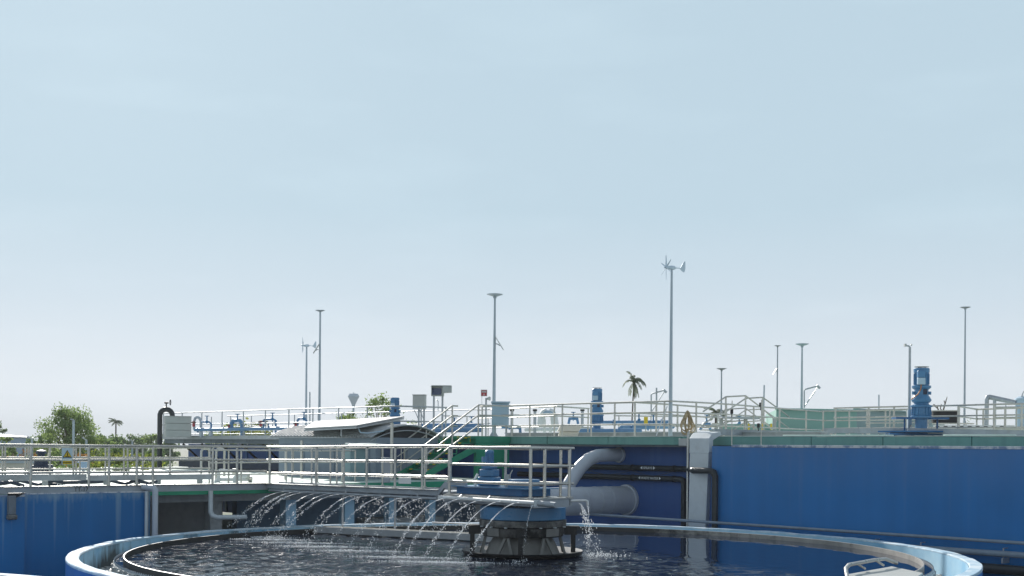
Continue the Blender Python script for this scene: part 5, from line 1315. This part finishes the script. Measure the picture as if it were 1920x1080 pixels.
# solar panel on the cabin roof
pn = thing('roof_solar_array', 'large tilted flat solar panel mounted over the cabin roof', 'solar panel', S(PA_+1.2, PB_+3, .95))
P4 = [at(570,805,43.2), at(668,800,41.6), at(758,783,43.8), at(590,792,46.5)]
MB().prism(P4, Z3*.05).build('panel', 'panel_top', pn, smooth=False)
MB().prism([p-Z3*.012 for p in P4], Z3*-.05).build('frame', 'steel_shade', pn, smooth=False)
for x,y,Y,y2 in ((640,801,43.0,818),(700,795,43.2,816),(735,789,43.6,812)):
    MB().beam(at(x,y2,Y), at(x,y,Y), .06, .06).build('leg', 'steel_shade', pn)
MB().box(at(706,797,43.6), (1.15,.5,.10), .1).build('junction_case', 'white', pn)
MB().tube([at(672,803,42), at(676,811,41.9), at(690,812,41.9), at(720,808,41.9)], .02).build('cable', 'pale_cabinet', pn)
wbx = at(759,907,34.2); tag(MB().box(wbx, (.36,.04,.28), -.35).build('plastic_sheet', 'white', loc=wbx, smooth=False), 'pale sheet of plastic tied low on the bridge railing', 'sheet')
gpost = at(723,907,38.6); gp = thing('grey_pillar', 'grey square pillar with lamp behind the bridge railing', 'pillar', V((gpost.x,gpost.y,E+ZL)))
MB().box(V((gpost.x,gpost.y,E+ZL)), (.22,.22,.78), .5).build('pillar', 'channel', gp, bevel=.01)
MB().tube([V((gpost.x+.15,gpost.y-.1,E+ZL+.62)), V((gpost.x+.3,gpost.y-.2,E+ZL+.64))], .035).build('spotlight', 'cream', gp)

# ------------------------------------------------------------------ far deck on the left with blue tank below
AC = -2.1
fd = thing('far_deck', 'dark grey steel deck on the left carrying pipes over a blue tank', 'deck', S(AC, 20, ZD))
bE = bpx(303, AC)
MB().sbox(AC, 10, 12.75, bE, ZD-.10, ZD).build('slab', 'channel', fd, smooth=False)
MB().sbox(AC-.06, AC-.002, 12.75, bE+.05, ZD-.14, ZD+.03).build('edge_beam', 'steel_shade', fd)
MB().sbox(AC+.05, AC+.25, 12.75, bE-.2, ZD-.34, ZD-.102).build('girder', 'concrete_dark', fd)
ft = thing('blue_steel_tank', 'dark blue steel tank wall with braces under the far left deck', 'tank', S(-1.0, 22, ZL))
MB().sbox(-1.0, 6, 13.4, bE-.6, ZL-2.0, ZD-.36).build('wall', 'wall_blue_recess', ft, smooth=False)
for k in range(9):
    b = 14.0 + k*1.85
    MB().sbox(-1.06,-1.002,b-.06,b+.06,ZL-2,ZD-.36).build('stiffener', 'blue_deep', ft)
    MB().beam(S(-1.0,b+.7,ZD-1.15), S(AC+.15,b+.7,ZD-.36), .08, .08).build('brace', 'black_iron', ft)
MB().sbox(-1.5,-1.002,13.4,bE-.6,ZL+.05,ZL+.35).build('skirt', 'navy', ft)
railing('deck_railing', 'long thin dark railing along the far left deck, ending above the stair', [S(AC,bE,ZD), S(AC,12.3,ZD), S(.1,12.0,ZD)],
        [S(AC,bpx(x,AC),ZD) for x in (306,341,378,416,456,497,541,586,634,688)]+[S(-1.0,12.15,ZD),S(0.05,12.0,ZD)], H=(1.1,.55,.1), rp=.026, rr=.024, mat='steel_shade')
railing('deck_railing', 'back railing of the far left deck, seen between the pipes', [S(2.5,bE+2,ZD), S(2.5,12.3,ZD)],
        [S(2.5,bpx(x,2.5),ZD) for x in (320,356,396,432,471,511,552,596,640)], H=(1.1,.55), rp=.024, rr=.022, mat='steel_shade')
# black goose neck pipe
q0 = at(299,880,58); gz = at(299,776,58)
gn = thing('gooseneck_pipe', 'black gooseneck pipe at the left end of the far deck', 'pipe', V((q0.x,q0.y,0)))
cc = at(311,779,58); rr2 = .29
MB().tube([V((q0.x,q0.y,0)), V((q0.x,q0.y,cc.z))]+arc(V((q0.x+rr2,q0.y,cc.z)), (1,0,0), (0,0,1), rr2, PI*.95, 0.05, 8)+[V((q0.x+2*rr2,q0.y,cc.z)), V((q0.x+2*rr2,q0.y,cc.z-.35))], .115, 14).build('pipe', 'black_pipe', gn)
vh = V((q0.x+rr2,q0.y,cc.z+rr2+.1)); MB().cyl(vh, vh+Z3*.22, .03).cyl(vh+V((-.08,0,.2)), vh+V((.10,0,.2)), .04).build('valve_stem', 'black_iron', gn)
MB().tube([vh+V((.2,-.04+.09*math.sin(2*PI*i/12),.22+.12*math.cos(2*PI*i/12))) for i in range(13)], .018, 6, cap=False).build('hand_wheel', 'black_iron', gn)
c = at(333,820,57.5); gx = thing('grey_box_tank', 'grey panelled box tank under the black gooseneck', 'tank', c)
for k in range(3):
    MB().box(c+Z3*(.02+k*.31), (1.14,.95,.30), .35).build('panel', 'grey_cabinet', gx, bevel=.012)
MB().box(c+Z3*.945, (1.18,1.0,.03), .35).build('lid', 'grey_cabinet', gx)
# pipes on the far deck
runs('long blue header pipe along the far left deck', PX((366,806,57),(562,803,51)), .075, valves=PX((503,805,53),), flange=PX((371,806,56.9),))
runs('small grey hook shaped pipe with red valve right of the grey box tank', PX((364,806,57),(364,790,57),(366,784,57),(370,782,57),(374,784,57),(377,790,57),(377,820,57)), .06, 'grey_pipe', group='blue pipework on the decks', flange=())
runs('blue pipe loop with small valve next to the hook shaped pipe', PX((378,791,56.8),(392,791,56.5),(396,795,56.4),(396,818,56.4)), .04, valves=PX((388,791,56.5),))
runs('squat blue pipe hoop in the middle of the far left deck', PX((434,806,55),(434,794,55),(438,789,55),(450,789,54.6),(454,794,54.5),(454,818,54.5)), .085, valves=PX((445,788,54.7),))
runs('tall square blue pipe hoop toward the cabin roof', PX((494,803,53.5),(494,789,53.5),(497,786,53.5),(513,786,53.2),(517,789,53.1),(517,817,53.1)), .045, valves=PX((511,786,53.2),))
runs('small blue pipe hoop right above the cabin eave', PX((558,802,52),(558,788,52),(561,785,52),(572,785,51.6),(575,790,51.5)), .045, valves=PX((570,785,51.6),))
for k,x in enumerate((377,395,455)):
    q = at(x,806,56-k*.5); tag(MB().cyl(V((q.x,q.y,E+ZD)), q-Z3*.08, .09).build('pipe_stand', 'grey_pipe', loc=V((q.x,q.y,E+ZD))), ('short grey stand under the hook shaped pipe','short grey stand under the blue pipe loop','short grey stand under the squat blue hoop')[k], 'stand', 'stands under the header pipe')
for k,(x,y,Y,lab) in enumerate(((363,795,56.8,'red hand valve right of the grey box tank'),(430,801,55,'orange red valve left of the squat blue hoop'),(489,794,53.4,'orange red valve left of the tall square hoop'),(555,797,52,'orange red valve by the cabin eave'))):
    q = at(x,y,Y); t = thing('red_valve', lab, 'valve', q, 'red valves on the header pipe')
    MB().cyl(q-Z3*.12, q+Z3*.12, .06).build('body', 'red', t); MB().cyl(q+Z3*.05, q+Z3*.09, .12).build('wheel', 'rust', t)
# things on the lower deck at the left
q = at(77,884,44); pb = thing('pump_unit', 'dark navy pump with round cap behind the walkway railing', 'pump', V((q.x,q.y,E+ZL)))
zc2 = V((q.x,q.y,E+ZL))
MB().lathe(zc2, [(.01,.0),(.33,.0),(.33,.34),(.26,.36),(.24,.5),(.12,.55),(.12,.74),(.19,.76),(.17,.86),(.01,.90)], 24).build('body', 'navy', pb)
MB().box(zc2+V((.28,-.1,.02)), (.3,.3,.36)).build('motor', 'navy', pb, bevel=.03)
q = at(156,882,42); bk3 = thing('grey_bucket', 'grey bucket with pale rim behind the warning sign', 'bucket', V((q.x,q.y,q.z)))
MB().lathe(q, [(.01,0),(.11,0),(.13,.24),(.19,.26),(.19,.30),(.11,.30)], 20).build('body', 'far_wall', bk3)
MB().cyl(V((q.x,q.y,E+ZL)), q, .05).build('stand', 'black_iron', bk3)
for k in range(5):
    pts = [S(-17-1.6*k+rnd.uniform(-.3,.3), BW+2.4+rnd.uniform(0,.6), ZL+.06)]
    for i in range(9):
        pts.append(pts[-1]+V((rnd.uniform(.15,.5),rnd.uniform(-.25,.3),0))); pts[-1].z = E+ZL+.05+.12*abs(math.sin(i*1.3+k))
    tag(MB().tube(pts, .045, 8).build('black_hose', 'tarp', loc=pts[0]), 'loose black hose lying in curves on the lower deck behind the cable channel', 'hose', 'black hoses on the lower deck')
wj = V(tuple(at(110,912,32.4))); wj.z = E+ZL
hs_ = MB().tube([wj+V((-.45,.2,.02)), wj+V((-.2,.05,.15)), wj+V((-.03,0,.36))], .03, 8).build('black_hose', 'black_pipe', loc=wj); tag(hs_, 'black hose end propped up and gushing white water below the sign', 'hose')
mb = MB()
for k in range(420):
    t_ = rnd.random()**.8*.32; v = V((.25,-.05,.35))+V((rnd.gauss(0,.16),rnd.gauss(0,.16),rnd.gauss(0,.14)))
    q = wj+Z3*.36+v*t_-Z3*4.9*t_*t_
    if q.z > wj.z: mb.ball(q, rnd.uniform(.008,.02), rnd.uniform(.8,1.8))
tag(mb.build('water_spray', 'water_drops', loc=wj, smooth=False), 'small white gush of water from the black hose end below the sign', 'water spray')

# inspection hatch at the lower right of the clarifier
hx = thing('inspection_hatch', 'grey flat hatch plate with tubular guard frame over the clarifier baffle', 'hatch', at(1660,1075,22))
Hp = lambda x,y,Y: at(x,y,Y)
pl_ = [Hp(1588,1072,22.0), Hp(1672,1056,23.6), Hp(1730,1078,22.4), Hp(1700,1100,20.6), Hp(1590,1100,20.6)]
zp = E-2.20
pl_ = [V(( (p.x), p.y, zp)) for p in pl_]
MB().prism(pl_, Z3*-.04).build('plate', 'grey_cabinet', hx, smooth=False)
MB().tube([V((p.x,p.y,zp-.02)) for p in (pl_[1], lerp(pl_[4],pl_[3],.8))], .008).build('seam', 'steel_shade', hx)
fr = [Hp(1590,1090,20.9), Hp(1586,1066,21.6), Hp(1592,1059,22.2), Hp(1640,1050,23.0), Hp(1660,1048,23.4), Hp(1682,1056,23.5)]
MB().tube(fr, .035, 10).build('guard_frame', 'steel', hx)
for x0,y0,x1,y1,Y0,Y1 in ((1605,1056,1622,1066,22.4,22.6),(1641,1050,1657,1060,23.0,23.1)):
    MB().tube([Hp(x0,y0,Y0), Hp(x1,y1,Y1)], .022, 8).build('guard_bar', 'steel', hx)
for p in (pl_[0], pl_[2]): MB().cyl(V((p.x,p.y,E-2.9)), V((p.x,p.y,zp-.04)), .03).build('leg', 'steel_shade', hx)
# ------------------------------------------------------------------ trees, bushes and far things
rnd = random.Random(23)
def leaf(mb, c, s, nrm=None):
    d = V((rnd.gauss(0,1), rnd.gauss(0,1), rnd.gauss(0,.7))).normalized(); e = d.orthogonal().normalized()
    e = (e*math.cos(rnd.random()*6.3) + d.cross(e)*math.sin(rnd.random()*6.3)).normalized(); f = d.cross(e)
    k = rnd.uniform(.45,.75)
    mb.quad(c-e*s, c+f*s*k*.8+e*s*.1, c+e*s, c-f*s*k*.8-e*s*.1)
def tree(label, foot, h, crown_w, name='broadleaf_tree', group='trees beyond the tanks', n_clump=34, per=70, ls=.13, mat='leaf_mid', trunk=.12, crown_lo=.3, sparse=.5, lean=0.0, squash=1.0, cat='tree'):
    foot = V(foot); t = thing(name, label, cat, foot, group)
    tm = MB(); cm = MB()
    top = foot+V((lean*h, 0, h*.62))
    tm.tube([foot, foot+V((lean*h*.3+rnd.uniform(-.1,.1), 0, h*.3)), top], [trunk*h/6, trunk*h/6*.75, trunk*h/6*.35], 8)
    for k in range(n_clump):
        an = rnd.random()*2*PI; zf = crown_lo + (1-crown_lo)*rnd.random()
        prof = math.sin(PI*min(1,max(0.08,(zf-crown_lo)/(1-crown_lo)*.80+.14)))**.7
        rr = crown_w/2*prof*math.sqrt(rnd.uniform(.15,1.0))*rnd.uniform(.75,1.12)
        c = foot + V((lean*h*zf + rr*math.cos(an), rr*math.sin(an)*.8, h*zf*.94))
        st_ = foot + V((lean*h*zf*.5, 0, h*max(.15, zf*.55)))
        md = lerp(st_, c, .55)+V((0,0,.06*h))
        tm.tube([st_, md, c], [trunk*h/6*.35, trunk*h/6*.2, .012*h/6], 5, cap=False)
        cr = crown_w*rnd.uniform(.06,.13)
        for j in range(int(per*rnd.uniform(.6,1.3))):
            g = V((rnd.gauss(0,1), rnd.gauss(0,1), rnd.gauss(0,.65)))
            if g.length > 1.7: g *= 1.7/g.length*rnd.random()
            g *= cr*.8
            leaf(cm, c+g, ls*rnd.uniform(.6,1.35))
    tm.build('trunk', 'bark', t); cm.build('crown', mat, t, smooth=False)
    return t
def palm(label, foot, h, fl, n=15, wind=0.0, group='palm trees', trunk=.10, droop=1.0, spread=1.0, lf=.22, hang=0):
    foot = V(foot); t = thing('palm_tree', label, 'palm', foot, group); top = foot+V((wind*.3,0,h))
    MB().tube([foot, lerp(foot,top,.5)+V((-wind*.1,0,0)), top], [trunk*1.5, trunk, trunk*.8], 8).build('trunk', 'bark', t)
    for k in range(n+hang):
        an = 2*PI*k/n + rnd.uniform(-.2,.2); up = rnd.uniform(-.5,1.0) if k < n else -4.0; d = V((math.cos(an)+wind*.35, math.sin(an), 0))*spread
        mb = MB(); p = V(top); v = (d*1.0+Z3*(up*.9)).normalized(); pts = [V(p)]
        for i in range(9):
            p = p + v*fl/9; v = (v + Z3*-.16*droop + V((wind*.05,0,0))).normalized(); pts.append(V(p))
        mb.tube(pts, [.03*(1-.09*i) for i in range(10)], 4)
        for i in range(1, 10):
            tn = (pts[i]-pts[i-1]).normalized(); sd = tn.cross(Z3).normalized()
            for s in (-1,1):
                for u_ in (.1,.6):
                    b = lerp(pts[i-1], pts[i], u_); L_ = fl*lf*math.sin(PI*(i+.6)/11)+.05
                    tip = b + sd*s*L_*.75 + tn*L_*.55 - Z3*L_*rnd.uniform(.35,.85)
                    mb.quad(b, lerp(b,tip,.5)+tn*.035, tip, lerp(b,tip,.5)-tn*.035)
        mb.build('frond', 'leaf_palm', t, smooth=False)
    return t
def G(px, Y): 
    q = at(px, 838, Y); return V((q.x, q.y, 0))
def top_h(py, px, Y): return at(px, py, Y).z
# the big left tree and its neighbours
tree('broad feathery tree standing tallest on the left behind the walkway railing', G(128,82), top_h(762,128,82), 5.0, n_clump=96, per=150, ls=.08, mat='leaf_mid', crown_lo=.22)
tree('shorter bushy tree leaning out from the left side of the broad feathery tree', G(86,84), top_h(806,86,84), 2.7, n_clump=34, per=70, ls=.10, mat='leaf_dark', crown_lo=.2)
tree('sparse tree reaching out from the right side of the broad feathery tree', G(172,84), top_h(790,172,84), 2.3, n_clump=20, per=45, ls=.10, crown_lo=.3)
tree('dark leafy tree at the left edge in front of the pale building', G(10,90), top_h(817,10,90), 2.0, n_clump=30, per=70, ls=.12, mat='leaf_mid', crown_lo=.2)
tree('small thin tree at the very edge of the view above the pale building', G(-6,120), top_h(783,-6,120), 3.0, n_clump=20, per=50, ls=.14, mat='leaf_dark')
palm('tall thin coconut palm right of the broad feathery tree', G(217,150), top_h(789,217,150), .95, 15, 0, trunk=.10, droop=.55)
palm('wind blown coconut palm left of the wind turbine mast', G(1182,78), top_h(717,1182,78), 1.0, 15, .6, trunk=.05, droop=2.0, spread=.2, lf=.15, hang=5)
palm('small dark palm crown behind the far left deck railing', G(487,110), top_h(796,487,110), 1.0, 13, 0, droop=.6)
palm('small palm behind the crossover frames', G(1340,95), top_h(771,1340,95), 1.0, 13, .3, droop=.7)
rows = ((200,814,120,4.0),(238,812,150,5.0),(262,808,160,4.5),(285,812,150,5.0),(212,822,100,3),(310,820,150,4),(180,820,140,5),(70,824,130,2.5))
labs = ('rounded tree at the left of the distant row by the coconut palm','low tree in the distant row just right of the coconut palm','tallest pointed tree in the distant row left of the black gooseneck','rounded tree in the distant row touching the black gooseneck','small dense tree at the foot of the coconut palm','tree in the distant row hidden behind the grey box tank','tree in the distant row behind the broad feathery tree','tree in the distant row in front of the pale building')
for (x,y,Y,cw),lb in zip(rows,labs):
    tree(lb, G(x,Y), top_h(y,x,Y), cw, n_clump=26, per=60, ls=.2, mat=('leaf_dark','leaf_mid')[x%2], crown_lo=.15, group='distant row of trees on the left')
tree('loose tree behind the solar panel with its crown left of the blue mixer', G(712,68), top_h(734,712,68), 2.9, n_clump=40, per=55, ls=.08, mat='leaf_mid', crown_lo=.58, trunk=.07)
tree('thin low tree between the water tower and the solar panel', G(655,70), top_h(765,655,70), 2.4, n_clump=28, per=48, ls=.08, mat='leaf_mid', crown_lo=.55, trunk=.06)
tree('low branch of leaves right of the blue mixer behind the panel box', G(775,70), top_h(778,775,70), 1.8, n_clump=14, per=20, ls=.07, mat='leaf_mid', crown_lo=.6, trunk=.05)
tree('wide low tree behind the squat blue hoop on the far deck', G(462,100), top_h(794,462,100), 6.5, n_clump=46, per=60, ls=.14, mat='leaf_yellow', crown_lo=.45)
tree('low shrubby tree behind the header pipe toward the cabin', G(400,105), top_h(808,400,105), 4, n_clump=26, per=50, ls=.14, mat='leaf_mid', crown_lo=.4)
# bare branches right of the big mixer
q = D(1764,60); q.z = 0; bt = thing('bare_tree', 'bare leafless branches sticking up right of the biggest mixer', 'tree', q)
MB().tube([q, V((q.x,q.y,at(1764,782,60).z)), at(1768,772,60), at(1772,757,60), at(1776,744,60)], [.08,.05,.04,.03,.015], 7).build('trunk', 'bark', bt)
for pts in (((1764,782),(1758,766),(1752,761)),((1768,772),(1763,766),(1765,758)),((1772,757),(1770,751)),((1763,776),(1757,762),(1750,758))):
    MB().tube([at(x,y,60) for x,y in pts], .022, 6).build('branch', 'bark', bt)
tree('faint thin leafy shrub between the last lamp and the pipe frame', G(1822,75), top_h(772,1822,75), 2.2, n_clump=12, per=14, ls=.05, mat='leaf_mid', crown_lo=.7, trunk=.03)
# shrubs behind the walkway railing
bl = ('dense green','yellow green','tall loose','low golden','dark round','bright feathery')
spots = ((8,842,58,2.2,'leaf_mid'),(40,838,66,2.8,'leaf_orange'),(62,846,60,2.2,'leaf_yellow'),(90,840,64,2.6,'leaf_mid'),(118,842,70,2.6,'leaf_dark'),(150,846,58,2.2,'leaf_orange'),(174,838,62,2.4,'leaf_yellow'),(196,836,68,2.6,'leaf_yellow'),(213,822,66,1.8,'leaf_mid'),(232,842,62,2.2,'leaf_yellow'),(250,838,68,2.4,'leaf_mid'),(270,843,60,2.2,'leaf_yellow'),(288,836,70,2.4,'leaf_dark'),(25,862,52,1.7,'leaf_yellow'),(180,866,52,1.8,'leaf_yellow'),(226,866,52,1.8,'leaf_mid'),(265,866,54,1.8,'leaf_yellow'),(126,868,54,1.8,'leaf_mid'))
wh = ('at the far left end behind the railing','under the pale building','left of the navy pump','right of the navy pump','behind the warning sign','beside the grey bucket','just right of the grey bucket','left of the round topped shrub','with round top near the coconut palm','right of the round topped shrub','in the gap before the gooseneck','left of the black gooseneck foot','behind the black gooseneck','low beside the left railing post','low below the coconut palm','low behind the middle rail','low left of the gooseneck foot','low under the warning sign')
for k,((x,y,Y,cw,mt),wl) in enumerate(zip(spots,wh)):
    kind = {'leaf_mid':'green shrub','leaf_yellow':'yellow green shrub','leaf_orange':'shrub with orange leaves','leaf_dark':'dark green shrub'}[mt]
    tree(kind+' '+wl, G(x,Y), top_h(y,x,Y), cw, name='shrub', cat='shrub', group='shrubs behind the side walkway', n_clump=26, per=48, ls=.085, mat=mt, crown_lo=.12, trunk=.05)
# water tower far off
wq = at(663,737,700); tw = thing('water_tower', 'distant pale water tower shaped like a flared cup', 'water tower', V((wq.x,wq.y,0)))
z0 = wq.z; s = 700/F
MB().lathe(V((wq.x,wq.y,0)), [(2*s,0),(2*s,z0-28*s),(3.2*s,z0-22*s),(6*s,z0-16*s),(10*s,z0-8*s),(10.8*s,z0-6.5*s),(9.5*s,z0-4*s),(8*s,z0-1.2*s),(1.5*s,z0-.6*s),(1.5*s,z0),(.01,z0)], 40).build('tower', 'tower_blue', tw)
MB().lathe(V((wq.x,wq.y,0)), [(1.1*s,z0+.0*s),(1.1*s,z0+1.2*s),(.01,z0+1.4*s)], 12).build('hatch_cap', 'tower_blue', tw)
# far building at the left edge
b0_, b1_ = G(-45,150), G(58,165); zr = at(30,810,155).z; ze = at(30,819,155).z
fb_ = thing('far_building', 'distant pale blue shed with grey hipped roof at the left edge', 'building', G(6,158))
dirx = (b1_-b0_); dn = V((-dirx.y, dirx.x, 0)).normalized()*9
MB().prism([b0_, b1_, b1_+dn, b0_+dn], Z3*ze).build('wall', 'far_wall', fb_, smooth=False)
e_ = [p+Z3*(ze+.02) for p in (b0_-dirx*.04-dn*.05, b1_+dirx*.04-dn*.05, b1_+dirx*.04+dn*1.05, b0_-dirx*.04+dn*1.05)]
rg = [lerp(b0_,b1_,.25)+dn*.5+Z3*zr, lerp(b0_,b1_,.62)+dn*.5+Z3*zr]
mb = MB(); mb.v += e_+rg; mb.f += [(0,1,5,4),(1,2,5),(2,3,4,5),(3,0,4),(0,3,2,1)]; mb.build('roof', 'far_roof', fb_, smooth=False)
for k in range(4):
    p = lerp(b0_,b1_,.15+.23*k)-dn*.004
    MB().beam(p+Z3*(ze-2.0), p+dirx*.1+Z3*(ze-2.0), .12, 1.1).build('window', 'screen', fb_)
gs = thing('gate_house', 'low beige hut with pale roof glimpsed through the left railing', 'hut', G(38,56))
q = G(36,56); MB().box(q, (1.6,1.4,at(36,868,56).z), .3).build('wall', 'cream', gs, smooth=False); MB().box(q+Z3*at(36,868,56).z, (1.9,1.7,.10), .3).build('roof', 'far_roof', gs)
for k,(x,yt,Y,lab) in enumerate(((138,788,60,'plain grey lamp pole in front of the broad feathery tree'),(162,825,62,'short lamp post with angled head right of the warning sign'),(60,823,60,'short lamp post with angled head left of the navy pump'),(248,827,75,'small lamp post with angled head left of the gooseneck'))):
    q = at(x,yt,Y); f_ = V((q.x,q.y,0)); t = thing('yard_lamp', lab, 'street lamp', f_, 'yard lamp posts on the left')
    MB().cyl(f_, q, .07, .055, 10).build('pole', 'pole_grey', t)
    if k: MB().beam(q+V((.03,0,-.02)), q+V((-.20,-.08,.13)), .12, .06).build('lamp_head', 'steel_shade', t)
    else: MB().beam(q, q+V((-.05,-.2,.05)), .1, .05).build('lamp_head', 'steel_shade', t)
if HAZE:
    hb = MB().quadbox([(-1500,-60,-1),(1500,-60,-1),(1500,2400,-1),(-1500,2400,-1),(-1500,-60,40),(1500,-60,40),(1500,2400,40),(-1500,2400,40)])
    m = bpy.data.materials.new('haze_air'); m.use_nodes = True; MATS['haze_air'] = m; nt = m.node_tree; nt.nodes.remove(nt.nodes['Principled BSDF'])
    pv_ = nt.nodes.new('ShaderNodeVolumePrincipled'); pv_.inputs['Color'].default_value = (.93,.96,1,1); pv_.inputs['Density'].default_value = HAZE; pv_.inputs['Anisotropy'].default_value = 0.0
    nt.links.new(pv_.outputs[0], nt.nodes['Material Output'].inputs['Volume'])
    hb.build('haze', 'haze_air', smooth=False)['kind'] = 'stuff'
